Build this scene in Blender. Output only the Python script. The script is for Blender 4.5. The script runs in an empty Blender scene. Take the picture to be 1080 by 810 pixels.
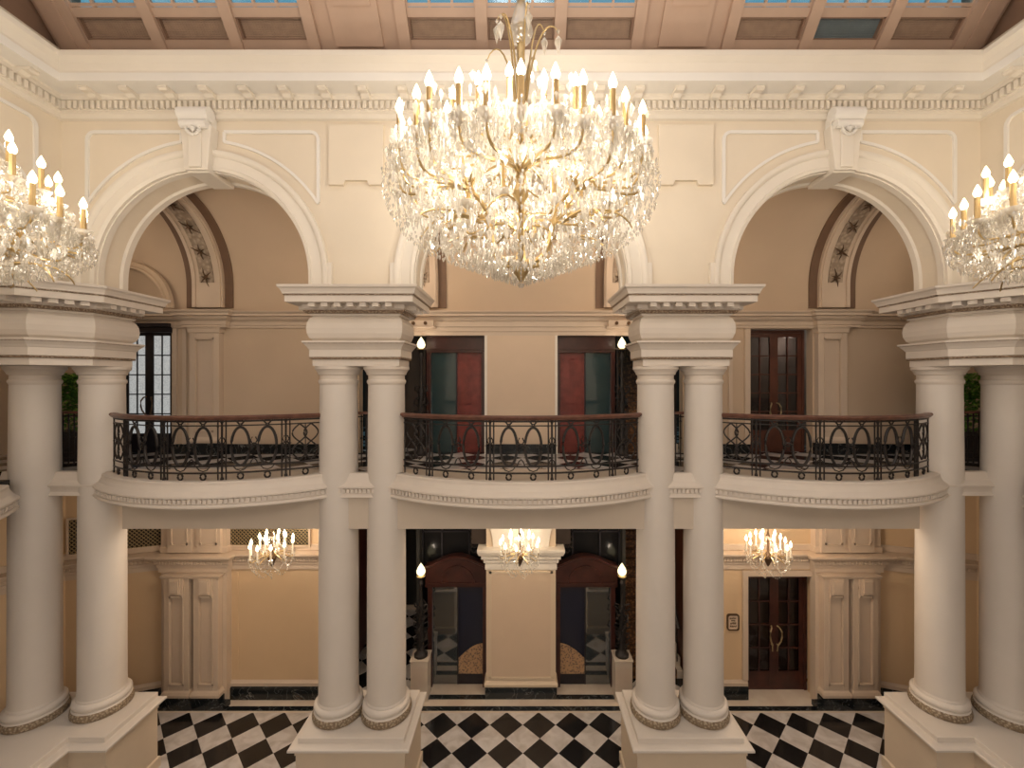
import bpy, math, random
from mathutils import Vector
random.seed(7)
S = bpy.context.scene
COL = S.collection
PI = math.pi

# ------------------------------------------------------------------ camera, world, lights, exposure
F, VPX, VPY, EYE = 455.0, 549.5, 401.0, 6.05          # focal length in px of the 1080 wide frame
cd = bpy.data.cameras.new('camera'); cam = bpy.data.objects.new('camera', cd); COL.objects.link(cam)
cam.location = (0, 0, EYE); cam.rotation_euler = (PI/2, 0, 0)
cd.sensor_width = 36; cd.lens = 36*F/1080
cd.shift_x = -(VPX-540)/1080; cd.shift_y = -(405-VPY)/1080
cd.clip_start = 0.05; cd.clip_end = 200
S.camera = cam
def PX(px, Y): return (px-VPX)*Y/F
def PZ(py, Y): return EYE + (VPY-py)*Y/F

W = bpy.data.worlds.new('world'); S.world = W; W.use_nodes = True
W.node_tree.nodes['Background'].inputs[0].default_value = (0.16, 0.42, 0.55, 1)
W.node_tree.nodes['Background'].inputs[1].default_value = 0.9
S.view_settings.view_transform = 'Standard'; S.view_settings.look = 'None'
S.view_settings.exposure = 0.0; S.view_settings.gamma = 1.0; S.view_settings.use_curve_mapping = False
try:
    S.cycles.use_denoising = True
    S.cycles.max_bounces = 8; S.cycles.diffuse_bounces = 4; S.cycles.glossy_bounces = 4
    S.cycles.transparent_max_bounces = 24; S.cycles.transmission_bounces = 6
    S.cycles.sample_clamp_indirect = 4.0
    S.cycles.caustics_reflective = False; S.cycles.caustics_refractive = False
except Exception: pass

# the lower hall is scaled up about the camera; its floor then lies 0.605 m below the zero level
CAM_SCALE, FLOOR0, LOW = 1.1, -0.605, False
def low(on):
    global LOW; LOW = on
def W3(p): return (p[0]*CAM_SCALE, p[1]*CAM_SCALE, p[2]*CAM_SCALE+FLOOR0) if LOW else (p[0], p[1], p[2])
WARM = (1.0, 0.83, 0.66); SOFT = (1.0, 0.91, 0.83); CHL = (1.0, 0.89, 0.75)
def lamp(name, loc, power, col=WARM, r=0.2):
    loc = W3(loc)
    l = bpy.data.lights.new(name, 'POINT'); l.energy = power; l.color = col; l.shadow_soft_size = r
    o = bpy.data.objects.new(name, l); o.location = loc; COL.objects.link(o); return o
# added fill lamps behind and below the viewer, in place of unseen chandeliers
for i, (x, y, z, p) in enumerate([(0,-1.9,8.9,230),(-5.4,-1.4,8.5,150),(5.4,-1.4,8.5,150),(0,-1.0,4.6,150),(-4.5,1.0,3.4,78),(4.5,1.0,3.4,78)]):
    lamp('hall_fill', (x, y, z), p, SOFT, 0.9)
# daylight coming down through the skylight
la = bpy.data.lights.new('skylight_daylight', 'AREA'); la.shape = 'RECTANGLE'; la.size = 9; la.size_y = 4.5
la.energy = 160; la.color = (0.93, 0.95, 1.0)
lo = bpy.data.objects.new('skylight_daylight', la); lo.location = (0, 1.8, 13.4); COL.objects.link(lo)
# added unseen lamps that brighten the upper gallery, hidden behind the arch wall
for x, p in ((-7.5, 8), (-2.6, 31), (2.6, 31), (7.5, 8)):
    lamp('gallery_fill', (x, 7.75, 8.3), p, WARM, 0.15)
# added unseen lamps behind the beams that brighten the lower hall
for x, p in ((-5.0, 46), (-3.7, 36), (0.0, 30), (3.7, 36), (5.0, 46)):
    lamp('lower_hall_fill', (x, 7.50, 3.85), p, WARM, 0.12)

# ------------------------------------------------------------------ helpers
class MB:
    def __init__(s): s.v = []; s.f = []
    def add(s, vs, fs):
        b = len(s.v); s.v += [tuple(p) for p in vs]; s.f += [tuple(b+i for i in f) for f in fs]
    def box(s, x0, x1, y0, y1, z0, z1):
        s.add([(x0,y0,z0),(x1,y0,z0),(x1,y1,z0),(x0,y1,z0),(x0,y0,z1),(x1,y0,z1),(x1,y1,z1),(x0,y1,z1)],
              [(3,2,1,0),(4,5,6,7),(0,1,5,4),(1,2,6,5),(2,3,7,6),(3,0,4,7)]); return s
    def taper(s, cx, cy, z0, z1, hx0, hy0, hx1, hy1):
        a = [(cx+sx*hx0, cy+sy*hy0, z0) for sx, sy in ((-1,-1),(1,-1),(1,1),(-1,1))]
        b = [(cx+sx*hx1, cy+sy*hy1, z1) for sx, sy in ((-1,-1),(1,-1),(1,1),(-1,1))]
        s.add(a+b, [(3,2,1,0),(4,5,6,7),(0,1,5,4),(1,2,6,5),(2,3,7,6),(3,0,4,7)]); return s
    def prism_y(s, poly, y0, y1):                       # poly of (x, z)
        n = len(poly)
        s.add([(x,y0,z) for x,z in poly]+[(x,y1,z) for x,z in poly],
              [tuple(range(n)), tuple(range(2*n-1,n-1,-1))]+[(i,i+n,(i+1)%n+n,(i+1)%n) for i in range(n)]); return s
    def prism_x(s, poly, x0, x1):                       # poly of (y, z)
        n = len(poly)
        s.add([(x0,y,z) for y,z in poly]+[(x1,y,z) for y,z in poly],
              [tuple(range(n)), tuple(range(2*n-1,n-1,-1))]+[(i,i+n,(i+1)%n+n,(i+1)%n) for i in range(n)]); return s
    def prism_z(s, poly, z0, z1):
        n = len(poly)
        s.add([(x,y,z0) for x,y in poly]+[(x,y,z1) for x,y in poly],
              [tuple(range(n-1,-1,-1)), tuple(range(n,2*n))]+[(i,(i+1)%n,(i+1)%n+n,i+n) for i in range(n)]); return s
    def lathe(s, prof, c=(0,0,0), n=24, cap=True):      # prof of (r, z)
        m = len(prof); vs = []
        for r, z in prof:
            for k in range(n):
                a = 2*PI*k/n; vs.append((c[0]+r*math.cos(a), c[1]+r*math.sin(a), c[2]+z))
        fs = [(i*n+k, i*n+(k+1)%n, (i+1)*n+(k+1)%n, (i+1)*n+k) for i in range(m-1) for k in range(n)]
        if cap: fs += [tuple(range(n-1,-1,-1)), tuple(range((m-1)*n, m*n))]
        s.add(vs, fs); return s
    def tube(s, pts, r, n=6, closed=False, r1=None):
        P = [Vector(p) for p in pts]; m = len(P); vs = []
        for i, p in enumerate(P):
            if closed: t = P[(i+1)%m]-P[i-1]
            else: t = P[min(i+1,m-1)]-P[max(i-1,0)]
            if t.length < 1e-9: t = Vector((0,0,1))
            t.normalize()
            u = t.cross(Vector((0,0,1)))
            if u.length < 0.05: u = t.cross(Vector((1,0,0)) if abs(t.x)<0.9 else Vector((0,1,0)))
            u.normalize(); w = t.cross(u)
            rr = r if r1 is None else r+(r1-r)*i/max(1,m-1)
            for k in range(n):
                a = 2*PI*(k+.5)/n; q = p+u*(rr*math.cos(a))+w*(rr*math.sin(a)); vs.append(q[:])
        L = m if closed else m-1
        fs = [(i*n+k, i*n+(k+1)%n, ((i+1)%m)*n+(k+1)%n, ((i+1)%m)*n+k) for i in range(L) for k in range(n)]
        if not closed: fs += [tuple(range(n-1,-1,-1)), tuple(range((m-1)*n, m*n))]
        s.add(vs, fs); return s
    def mould(s, plan, prof, closed=False, cap=False):  # prof of (offset, z); outward = right of travel
        n = len(plan); out = []
        for i in range(n):
            p = Vector(plan[i]); d1 = d2 = None
            if closed or i > 0: d1 = (p-Vector(plan[i-1])).normalized()
            if closed or i < n-1: d2 = (Vector(plan[(i+1)%n])-p).normalized()
            d1 = d1 or d2; d2 = d2 or d1
            n1 = Vector((d1.y,-d1.x)); n2 = Vector((d2.y,-d2.x))
            out.append((n1+n2)/max(0.2, 1+n1.dot(n2)))
        m = len(prof)
        vs = [(plan[i][0]+out[i].x*o, plan[i][1]+out[i].y*o, z) for o, z in prof for i in range(n)]
        L = n if closed else n-1
        fs = [(j*n+i, j*n+(i+1)%n, (j+1)*n+(i+1)%n, (j+1)*n+i) for j in range(m-1) for i in range(L)]
        if cap and closed: fs += [tuple(range(n-1,-1,-1)), tuple(range((m-1)*n, m*n))]
        if cap and not closed: fs += [tuple(j*n for j in range(m)), tuple(j*n+n-1 for j in range(m-1,-1,-1))]
        s.add(vs, fs); return s
    def archsweep(s, c, z, prof, n=40, a0=0.0, a1=PI, along='x', stilt=None):
        # profile (radius, depth) swept round an arch in the plane of the wall, with straight feet to z = stilt
        st = []
        if stilt is not None: st.append(('f', a0))
        st += [('a', a0+(a1-a0)*k/n) for k in range(n+1)]
        if stilt is not None: st.append(('f', a1))
        vs = []
        for kind, a in st:
            for r, d in prof:
                h = r*math.cos(a); zz = z+r*math.sin(a) if kind == 'a' else stilt
                vs.append((c+h, d, zz) if along == 'x' else (d, c+h, zz))
        m = len(prof); q = len(st)
        fs = [(i*m+k, i*m+(k+1)%m, (i+1)*m+(k+1)%m, (i+1)*m+k) for i in range(q-1) for k in range(m)]
        fs += [tuple(range(m)), tuple(range(q*m-1,(q-1)*m-1,-1))]
        s.add(vs, fs); return s
    def octa(s, c, r, h, n=4):
        x, y, z = c; a0 = random.random()*PI
        ring = [(x+r*math.cos(a0+2*PI*k/n), y+r*math.sin(a0+2*PI*k/n), z+h*0.1) for k in range(n)]
        s.add(ring+[(x,y,z+h*.42),(x,y,z-h*.58)], [(k,(k+1)%n,n) for k in range(n)]+[((k+1)%n,k,n+1) for k in range(n)]); return s
    def build(s, name, mat, parent=None, smooth=False, kind=None, label=None, bevel=0):
        off = Vector((0,0,0)); p = parent
        while p is not None: off += p.location; p = p.parent
        me = bpy.data.meshes.new(name)
        me.from_pydata([(a-off.x,b-off.y,c-off.z) for a,b,c in map(W3, s.v)], [], s.f); me.update()
        me.materials.append(mat)
        import bmesh
        bm = bmesh.new(); bm.from_mesh(me); bmesh.ops.recalc_face_normals(bm, faces=bm.faces); bm.to_mesh(me); bm.free()
        o = bpy.data.objects.new(name, me); COL.objects.link(o)
        if parent is not None: o.parent = parent
        if smooth:
            for f in me.polygons: f.use_smooth = True
            if smooth != 'full':
                try:
                    for e in me.edges: pass
                    md = o.modifiers.new('split', 'EDGE_SPLIT'); md.split_angle = math.radians(40)
                except Exception: pass
        if bevel:
            b = o.modifiers.new('bevel', 'BEVEL'); b.width = bevel; b.segments = 2; b.limit_method = 'ANGLE'
        if kind: o['kind'] = kind
        if label: o['label'] = label
        return o
def thing(name, label, cat, loc, group=None):
    o = bpy.data.objects.new(name, None); COL.objects.link(o); o.location = W3(loc)
    o.empty_display_size = 0.1; o['label'] = label; o['category'] = cat
    if group: o['group'] = group
    return o
def tag(o, label, cat, group=None):
    o['label'] = label; o['category'] = cat
    if group: o['group'] = group
    return o
def copy_tree(o, parent=None):
    c = o.copy(); COL.objects.link(c)
    if parent is not None: c.parent = parent
    for ch in list(o.children): copy_tree(ch, c)
    return c
def mirror_poly(p): return [(-x, y) for x, y in reversed(p)]

# ------------------------------------------------------------------ materials
def mat(name, base, rough=0.6, metal=0.0, var=0.0, scale=6.0, bump=0.0, bscale=40.0, spec=0.5, base2=None):
    m = bpy.data.materials.new(name); m.use_nodes = True; nt = m.node_tree; b = nt.nodes['Principled BSDF']
    b.inputs['Base Color'].default_value = (*base, 1); b.inputs['Roughness'].default_value = rough
    b.inputs['Metallic'].default_value = metal
    try: b.inputs['Specular IOR Level'].default_value = spec
    except Exception: pass
    tc = nt.nodes.new('ShaderNodeTexCoord')
    if var > 0 or base2:
        nz = nt.nodes.new('ShaderNodeTexNoise'); nz.inputs['Scale'].default_value = scale; nz.inputs['Detail'].default_value = 5
        cr = nt.nodes.new('ShaderNodeValToRGB'); cr.color_ramp.elements[0].position = .35; cr.color_ramp.elements[1].position = .65
        lo_ = base2 or tuple(c*(1-var) for c in base)
        cr.color_ramp.elements[0].color = (*lo_, 1); cr.color_ramp.elements[1].color = (*base, 1)
        nt.links.new(tc.outputs['Object'], nz.inputs['Vector']); nt.links.new(nz.outputs['Fac'], cr.inputs['Fac'])
        nt.links.new(cr.outputs['Color'], b.inputs['Base Color'])
    if bump > 0:
        n2 = nt.nodes.new('ShaderNodeTexNoise'); n2.inputs['Scale'].default_value = bscale; n2.inputs['Detail'].default_value = 4
        bp = nt.nodes.new('ShaderNodeBump'); bp.inputs['Strength'].default_value = bump; bp.inputs['Distance'].default_value = 0.02
        nt.links.new(tc.outputs['Object'], n2.inputs['Vector']); nt.links.new(n2.outputs['Fac'], bp.inputs['Height'])
        nt.links.new(bp.outputs['Normal'], b.inputs['Normal'])
    return m
CREAM = mat('cream_plaster', (.77,.68,.55), .75, var=.04, scale=1.5, bump=.05, bscale=60)
CREAM2 = mat('pale_cream_moulding', (.78,.72,.63), .65, var=.03, scale=2)
WHITE = mat('white_painted_moulding', (.82,.79,.74), .6, var=.03, scale=2)
STONE = mat('off_white_column_paint', (.68,.625,.565), .5, var=.035, scale=2.0)
STONE2 = mat('off_white_entablature_paint', (.68,.61,.535), .55, var=.04, scale=3)
PINKST = mat('warm_pilaster_paint', (.60,.48,.37), .6, var=.04, scale=3)
TAN = mat('tan_gallery_paint', (.56,.43,.31), .75, var=.05, scale=1.2, bump=.04)
TANLOW = mat('ochre_lower_wall_paint', (.65,.47,.29), .7, var=.06, scale=1.0, bump=.04)
PIERM = mat('beige_pier_paint', (.70,.57,.42), .6, var=.04, scale=2)
PANELTAN = mat('beige_wall_panel', (.66,.51,.37), .6, var=.04, scale=2)
BEAMM = mat('beam_paint', (.58,.50,.41), .6, var=.04, scale=2)
ROOFM = mat('pink_brown_roof_paint', (.56,.40,.30), .55, var=.08, scale=2.5)
ROOFD = mat('brown_roof_recess', (.30,.19,.13), .6, var=.1, scale=3)
BROWN = mat('brown_rib_gap_shade', (.16,.092,.055), .6, var=.1, scale=4)  # brown edge bands, shade of the gaps beside the rib put into colour
BRONZE = mat('dark_bronze_ornament', (.13,.075,.04), .45, .5, var=.3, scale=30)
IVORY = mat('ivory_candle', (.80,.74,.62), .5, var=.05)
GILT = mat('gilt_brass', (.55,.40,.19), .35, .8, var=.15, scale=12)
CANDLE = mat('gilt_candle_sleeve', (.72,.52,.25), .35, .6, var=.1, scale=20)
IRON = mat('wrought_iron', (.035,.030,.028), .45, .5, var=.3, scale=25, bump=.1)
MAHOG = mat('mahogany', (.060,.018,.013), .3, base2=(.035,.011,.008), scale=5)
MAHOG2 = mat('brown_mahogany', (.105,.036,.022), .3, base2=(.07,.024,.014), scale=5)
MAHOGR = mat('red_mahogany', (.20,.032,.024), .25, base2=(.13,.02,.014), scale=6)
RAILWOOD = mat('handrail_wood', (.16,.07,.045), .35, base2=(.10,.042,.028), scale=10)
DARKST = mat('dark_steel', (.025,.022,.028), .4, .3, var=.2, scale=20)
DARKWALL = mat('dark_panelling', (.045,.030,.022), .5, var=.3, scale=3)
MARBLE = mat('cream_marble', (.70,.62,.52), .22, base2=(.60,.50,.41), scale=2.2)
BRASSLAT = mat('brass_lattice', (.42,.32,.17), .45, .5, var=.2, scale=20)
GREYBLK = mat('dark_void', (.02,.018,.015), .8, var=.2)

def black_marble():
    m = mat('black_marble', (.012,.014,.016), .18)
    nt = m.node_tree; b = nt.nodes['Principled BSDF']
    tc = nt.nodes.new('ShaderNodeTexCoord'); nz = nt.nodes.new('ShaderNodeTexNoise'); nz.inputs['Scale'].default_value = 3.0
    nz.inputs['Detail'].default_value = 6; nz.inputs['Distortion'].default_value = 1.2
    cr = nt.nodes.new('ShaderNodeValToRGB'); e = cr.color_ramp.elements
    e[0].position = .495; e[0].color = (.010,.013,.015,1); e[1].position = .52; e[1].color = (.010,.013,.015,1)
    k = cr.color_ramp.elements.new(.507); k.color = (.16,.16,.15,1)
    nt.links.new(tc.outputs['Object'], nz.inputs['Vector']); nt.links.new(nz.outputs['Fac'], cr.inputs['Fac'])
    nt.links.new(cr.outputs['Color'], b.inputs['Base Color']); return m
BLACKM = black_marble()

def checker_mat():
    m = mat('checker_marble_floor', (.7,.7,.7), .13); nt = m.node_tree; b = nt.nodes['Principled BSDF']
    tc = nt.nodes.new('ShaderNodeTexCoord'); sp = nt.nodes.new('ShaderNodeSeparateXYZ')
    nt.links.new(tc.outputs['Object'], sp.inputs[0])
    D = 0.578*1.1; X0 = 0.033 + D/2; Y0 = 7.573*1.1
    def mth(op, a, c):
        n = nt.nodes.new('ShaderNodeMath'); n.operation = op
        for i, v in enumerate((a, c)):
            if isinstance(v, (int, float)): n.inputs[i].default_value = v
            elif v is not None: nt.links.new(v, n.inputs[i])
        return n.outputs[0]
    x = mth('SUBTRACT', sp.outputs[0], X0); y = mth('SUBTRACT', sp.outputs[1], Y0)
    u = mth('ADD', mth('MULTIPLY', mth('ADD', x, y), 1/D), 100.5); v = mth('ADD', mth('MULTIPLY', mth('SUBTRACT', x, y), 1/D), 100.5)
    fu = mth('FLOOR', u, 0); fv = mth('FLOOR', v, 0)
    par = mth('MODULO', mth('ADD', fu, fv), 2.0)          # 0 -> black cell centred on (X0, Y0)
    # thin joints
    nz = nt.nodes.new('ShaderNodeTexNoise'); nz.inputs['Scale'].default_value = 3.5; nz.inputs['Detail'].default_value = 7
    nz.inputs['Distortion'].default_value = .8
    nt.links.new(tc.outputs['Object'], nz.inputs['Vector'])
    w = nt.nodes.new('ShaderNodeValToRGB'); w.color_ramp.elements[0].position = .35; w.color_ramp.elements[1].position = .6
    w.color_ramp.elements[0].color = (.46,.42,.39,1); w.color_ramp.elements[1].color = (.62,.59,.57,1)
    k = nt.nodes.new('ShaderNodeValToRGB'); k.color_ramp.elements[0].position = .4; k.color_ramp.elements[1].position = .7
    k.color_ramp.elements[0].color = (.010,.009,.009,1); k.color_ramp.elements[1].color = (.022,.020,.019,1)
    nt.links.new(nz.outputs['Fac'], w.inputs['Fac']); nt.links.new(nz.outputs['Fac'], k.inputs['Fac'])
    mx = nt.nodes.new('ShaderNodeMixRGB'); nt.links.new(par, mx.inputs[0])
    nt.links.new(k.outputs[0], mx.inputs[1]); nt.links.new(w.outputs[0], mx.inputs[2])
    nt.links.new(mx.outputs[0], b.inputs['Base Color']); return m
CHECK = checker_mat()

def ornament_mat(name, c0, c1, scale=28, bump=.8):
    m = mat(name, c1, .5); nt = m.node_tree; b = nt.nodes['Principled BSDF']
    tc = nt.nodes.new('ShaderNodeTexCoord'); vo = nt.nodes.new('ShaderNodeTexVoronoi'); vo.inputs['Scale'].default_value = scale
    cr = nt.nodes.new('ShaderNodeValToRGB'); cr.color_ramp.elements[0].position = .15; cr.color_ramp.elements[1].position = .6
    cr.color_ramp.elements[0].color = (*c1,1); cr.color_ramp.elements[1].color = (*c0,1)
    bp = nt.nodes.new('ShaderNodeBump'); bp.inputs['Strength'].default_value = bump; bp.inputs['Distance'].default_value = .02; bp.invert = True
    nt.links.new(tc.outputs['Object'], vo.inputs['Vector']); nt.links.new(vo.outputs['Distance'], cr.inputs['Fac'])
    nt.links.new(cr.outputs[0], b.inputs['Base Color']); nt.links.new(vo.outputs['Distance'], bp.inputs['Height'])
    nt.links.new(bp.outputs[0], b.inputs['Normal']); return m
FLORAL = ornament_mat('floral_base_band', (.22,.16,.10), (.46,.38,.28), 32)
ROPE = ornament_mat('rope_bead', (.20,.13,.08), (.50,.40,.29), 45)
RELIEF = ornament_mat('carved_relief', (.28,.21,.15), (.44,.35,.26), 14)
CARPET = ornament_mat('patterned_stair_carpet', (.07,.03,.012), (.28,.13,.05), 16, .2)
FANPAT = ornament_mat('patterned_fan_panel', (.46,.29,.16), (.10,.075,.07), 26, .1)

def emit(name, col, strength):
    m = bpy.data.materials.new(name); m.use_nodes = True; nt = m.node_tree; nt.nodes.clear()
    e = nt.nodes.new('ShaderNodeEmission'); e.inputs[0].default_value = (*col,1); e.inputs[1].default_value = strength
    o = nt.nodes.new('ShaderNodeOutputMaterial'); nt.links.new(e.outputs[0], o.inputs[0])
    try: m.cycles.emission_sampling = 'NONE'
    except Exception: pass
    return m
FLAME = emit('lit_candle_bulb', (1.0,.80,.50), 7.0)
LAMPG = emit('lit_flame_glass', (1.0,.83,.50), 2.2)

def crystal_mat(name='cut_crystal', tr=.45):
    m = bpy.data.materials.new(name); m.use_nodes = True; nt = m.node_tree; nt.nodes.clear()
    o = nt.nodes.new('ShaderNodeOutputMaterial')
    t = nt.nodes.new('ShaderNodeBsdfTransparent'); t.inputs[0].default_value = (1,.99,.97,1)
    g = nt.nodes.new('ShaderNodeBsdfGlossy'); g.inputs['Roughness'].default_value = .12; g.inputs[0].default_value = (1,.98,.94,1)
    d = nt.nodes.new('ShaderNodeBsdfTranslucent'); d.inputs[0].default_value = (.98,.95,.88,1)
    a = nt.nodes.new('ShaderNodeMixShader'); a.inputs[0].default_value = .68
    b = nt.nodes.new('ShaderNodeMixShader'); b.inputs[0].default_value = 1-tr
    nt.links.new(g.outputs[0], a.inputs[1]); nt.links.new(d.outputs[0], a.inputs[2])
    nt.links.new(t.outputs[0], b.inputs[1]); nt.links.new(a.outputs[0], b.inputs[2]); nt.links.new(b.outputs[0], o.inputs[0])
    return m
CRYSTAL = crystal_mat()

def glass_mat(name, tint, tr, rough=.03, gcol=(.8,.85,.9)):
    m = bpy.data.materials.new(name); m.use_nodes = True; nt = m.node_tree; nt.nodes.clear()
    o = nt.nodes.new('ShaderNodeOutputMaterial')
    t = nt.nodes.new('ShaderNodeBsdfTransparent'); t.inputs[0].default_value = (*tint,1)
    g = nt.nodes.new('ShaderNodeBsdfGlossy'); g.inputs['Roughness'].default_value = rough; g.inputs[0].default_value = (*gcol,1)
    b = nt.nodes.new('ShaderNodeMixShader'); b.inputs[0].default_value = 1-tr
    nt.links.new(t.outputs[0], b.inputs[1]); nt.links.new(g.outputs[0], b.inputs[2]); nt.links.new(b.outputs[0], o.inputs[0]); return m
SKYGLASS = glass_mat('skylight_glass', (.85,.95,1.0), .9, .1)
DOORGLASS = glass_mat('door_glass', (.6,.56,.54), .965)
SMOKE = mat('smoked_glass', (.010,.010,.011), .15, spec=.25)
MIRROR = mat('dark_mirror_glass', (.035,.045,.05), .06, spec=1.0)
try:
    MIRROR.node_tree.nodes['Principled BSDF'].inputs['Coat Weight'].default_value = 0.3
    MIRROR.node_tree.nodes['Principled BSDF'].inputs['IOR'].default_value = 1.9
except Exception: pass
NAVY = mat('navy_lacquer', (.010,.012,.028), .3)
TEAL = mat('teal_tinted_glass', (.022,.05,.055), .08, spec=.9)
def frosted():
    m = bpy.data.materials.new('frosted_lit_glass'); m.use_nodes = True; nt = m.node_tree; b = nt.nodes['Principled BSDF']
    tc = nt.nodes.new('ShaderNodeTexCoord'); vo = nt.nodes.new('ShaderNodeTexVoronoi'); vo.inputs['Scale'].default_value = 45
    cr = nt.nodes.new('ShaderNodeValToRGB'); cr.color_ramp.elements[0].color = (.50,.50,.48,1); cr.color_ramp.elements[1].color = (.27,.28,.28,1)
    cr.color_ramp.elements[1].position = .8
    nt.links.new(tc.outputs['Object'], vo.inputs['Vector']); nt.links.new(vo.outputs['Distance'], cr.inputs[0])
    nt.links.new(cr.outputs[0], b.inputs['Emission Color']); b.inputs['Emission Strength'].default_value = 1.0
    b.inputs['Base Color'].default_value = (.25,.27,.28,1); b.inputs['Roughness'].default_value = .35; return m
FROST = frosted()
LEAF = mat('hedge_leaf', (.13,.34,.05), .5, base2=(.05,.16,.02), scale=9)
LEAFL = mat('lit_hedge_leaf', (.36,.60,.12), .5, base2=(.18,.40,.06), scale=9)  # light on the hedge is put into this brighter green
BLUEVENT = mat('blue_grey_louvre', (.20,.25,.27), .5, var=.1)
GRILLE = mat('brown_louvre', (.52,.37,.27), .6, var=.15, scale=8)

# ------------------------------------------------------------------ dimensions
WALLF, WALLB = 6.85, 7.37            # arcade wall front and back faces
WX = 7.30                            # side arcade wall face
ARCHZ, R0 = 7.68, 1.70
BAYS = (-5.04, 0.0, 5.04)
ZENT = 7.478                         # top of the entablature blocks
FLOOR2 = 4.55
REAR1, REAR2 = 8.20, 8.80            # rear walls, lower and upper
MS = -0.395                          # corner mirror line: x + y = MS (left side)

# ------------------------------------------------------------------ floor
low(True)
MB().box(-9.6,9.6,-4,12.6,-.12,0).build('floor', CHECK, kind='structure')
b = MB(); b.box(-6.7,6.7,7.886,8.0,0,.006).build('trim_1', BLACKM, kind='structure', label='black marble border strip beyond the chequered floor')
b = MB(); b.box(-6.7,6.7,8.0,8.19,0,.005); b.box(-2.05,-.66,8.3,8.6,0,.007); b.box(.66,2.05,8.3,8.6,0,.007); b.box(4.3,5.6,8.19,8.5,0,.006)
b.box(-2.05,-.66,8.19,8.3,0,.004); b.box(.66,2.05,8.19,8.3,0,.004)
b.box(-6.7,6.7,7.845,7.886,0,.004)
b.build('trim_2', MARBLE, kind='structure', label='cream marble border before the rear wall')
b = MB(); b.box(-1.98,-.66,8.17,8.29,0,.009); b.box(.66,1.98,8.17,8.29,0,.009)
b.build('trim_3', BLACKM, kind='structure', label='short black strips before the lifts')

low(False)
# ------------------------------------------------------------------ arcade walls
def arch_outline(x0, x1, z0, z1, bays, r, zc):
    p = [(x0, z0)]
    for c in bays:
        p += [(c-r, z0)] + [(c-r*math.cos(PI*k/40), zc+r*math.sin(PI*k/40)) for k in range(41)] + [(c+r, z0)]
    return p + [(x1, z0), (x1, z1), (x0, z1)]
ZTOP = 11.3
MB().prism_y(arch_outline(-7.95, 7.95, ZENT, ZTOP, BAYS, R0, ARCHZ), WALLF, WALLB).build('wall_back', CREAM, kind='structure')
SB = (MS+5.04, MS)                  # side bays, mirrored from the back wall  (y centres)
for sgn, nm in ((-1,'left'), (1,'right')):
    pol = arch_outline(-4.0, WALLF, ZENT, ZTOP, sorted([-(-MS)-5.04+0.0, -MS*-1, 5.04+MS]), R0, ARCHZ)
    m = MB(); xs = sorted((sgn*WX, sgn*(WX+.52))); m.prism_x(pol, xs[0], xs[1]); m.build('wall_'+nm, CREAM, kind='structure')
# archivolts, soffit linings, spandrel mouldings
def archivolt(c, along, sgn=1, base=WALLF):
    def D(d): return base-d if along == 'x' else sgn*(WX-d)
    m = MB()
    pr = [(R0-.012,D(-.02)),(R0-.012,D(.05)),(R0+.04,D(.07)),(R0+.05,D(.05)),(R0+.2,D(.05)),(R0+.215,D(.075)),(R0+.26,D(.095)),(R0+.30,D(.085)),(R0+.30,D(-.02))]
    m.archsweep(c, ARCHZ, pr, 48, along=along, stilt=ZENT)
    for s in (-1,1):                                     # ears at the foot
        a, bb = sorted((c+s*(R0+.28), c+s*(R0+.36)))
        if along == 'x': m.box(a, bb, D(.07), D(-.02), ZENT, 7.9)
        else:
            xx = sorted((D(.07), D(-.02))); m.box(xx[0], xx[1], a, bb, ZENT, 7.9)
    return m
def soffit(c, along, sgn=1):
    def D(t): return WALLF+t if along == 'x' else sgn*(WX+t)
    m = MB()
    for t0, t1 in ((0.0,.13),(.39,.52)):
        m.archsweep(c, ARCHZ, [(R0+.02,D(t0)),(R0-.03,D(t0)),(R0-.03,D(t1-.03)),(R0,D(t1)),(R0+.02,D(t1))] if t0 == 0 else
                    [(R0+.02,D(t0)),(R0,D(t0)),(R0-.03,D(t0+.03)),(R0-.03,D(t1)),(R0+.02,D(t1))], 48, along=along, stilt=ZENT)
    return m
TN = [10]
def trim(m, matl, label=None, smooth=False):
    TN[0] += 1
    return m.build('trim_%d' % TN[0], matl, kind='structure', label=label, smooth=smooth)
for c in BAYS:
    trim(archivolt(c, 'x'), CREAM2, 'cream moulded archivolt round an arch', True); trim(soffit(c, 'x'), CREAM2, 'panelled arch soffit', True)
for sgn in (-1, 1):
    for c in (5.04+MS, MS):
        trim(archivolt(c, 'y', sgn), CREAM2, 'cream moulded archivolt on the side wall', True); trim(soffit(c, 'y', sgn), CREAM2, smooth=True)
def strip_path(pts, y, w=.05, d=.03):                    # flat raised strip along (x, z) points
    m = MB(); n = len(pts); vs = []
    for i, p in enumerate(pts):
        a = Vector(pts[max(i-1,0)]); b_ = Vector(pts[min(i+1,n-1)]); t = (b_-a).normalized(); nn = Vector((-t.y, t.x))
        if 0 < i < n-1:
            t1 = (Vector(p)-a).normalized(); c = max(.75, t1.dot(t))
        else: c = 1
        for k, dd in ((-1,0.004),(-1,-d),(1,-d),(1,0.004)):
            q = Vector(p)+nn*(k*w/2/c); vs.append((q.x, y+dd, q.y))
    fs = [(i*4+k, i*4+(k+1)%4, (i+1)*4+(k+1)%4, (i+1)*4+k) for i in range(n-1) for k in range(4)] + [(0,1,2,3),(n*4-1,n*4-2,n*4-3,n*4-4)]
    m.add(vs, fs); return m
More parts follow.
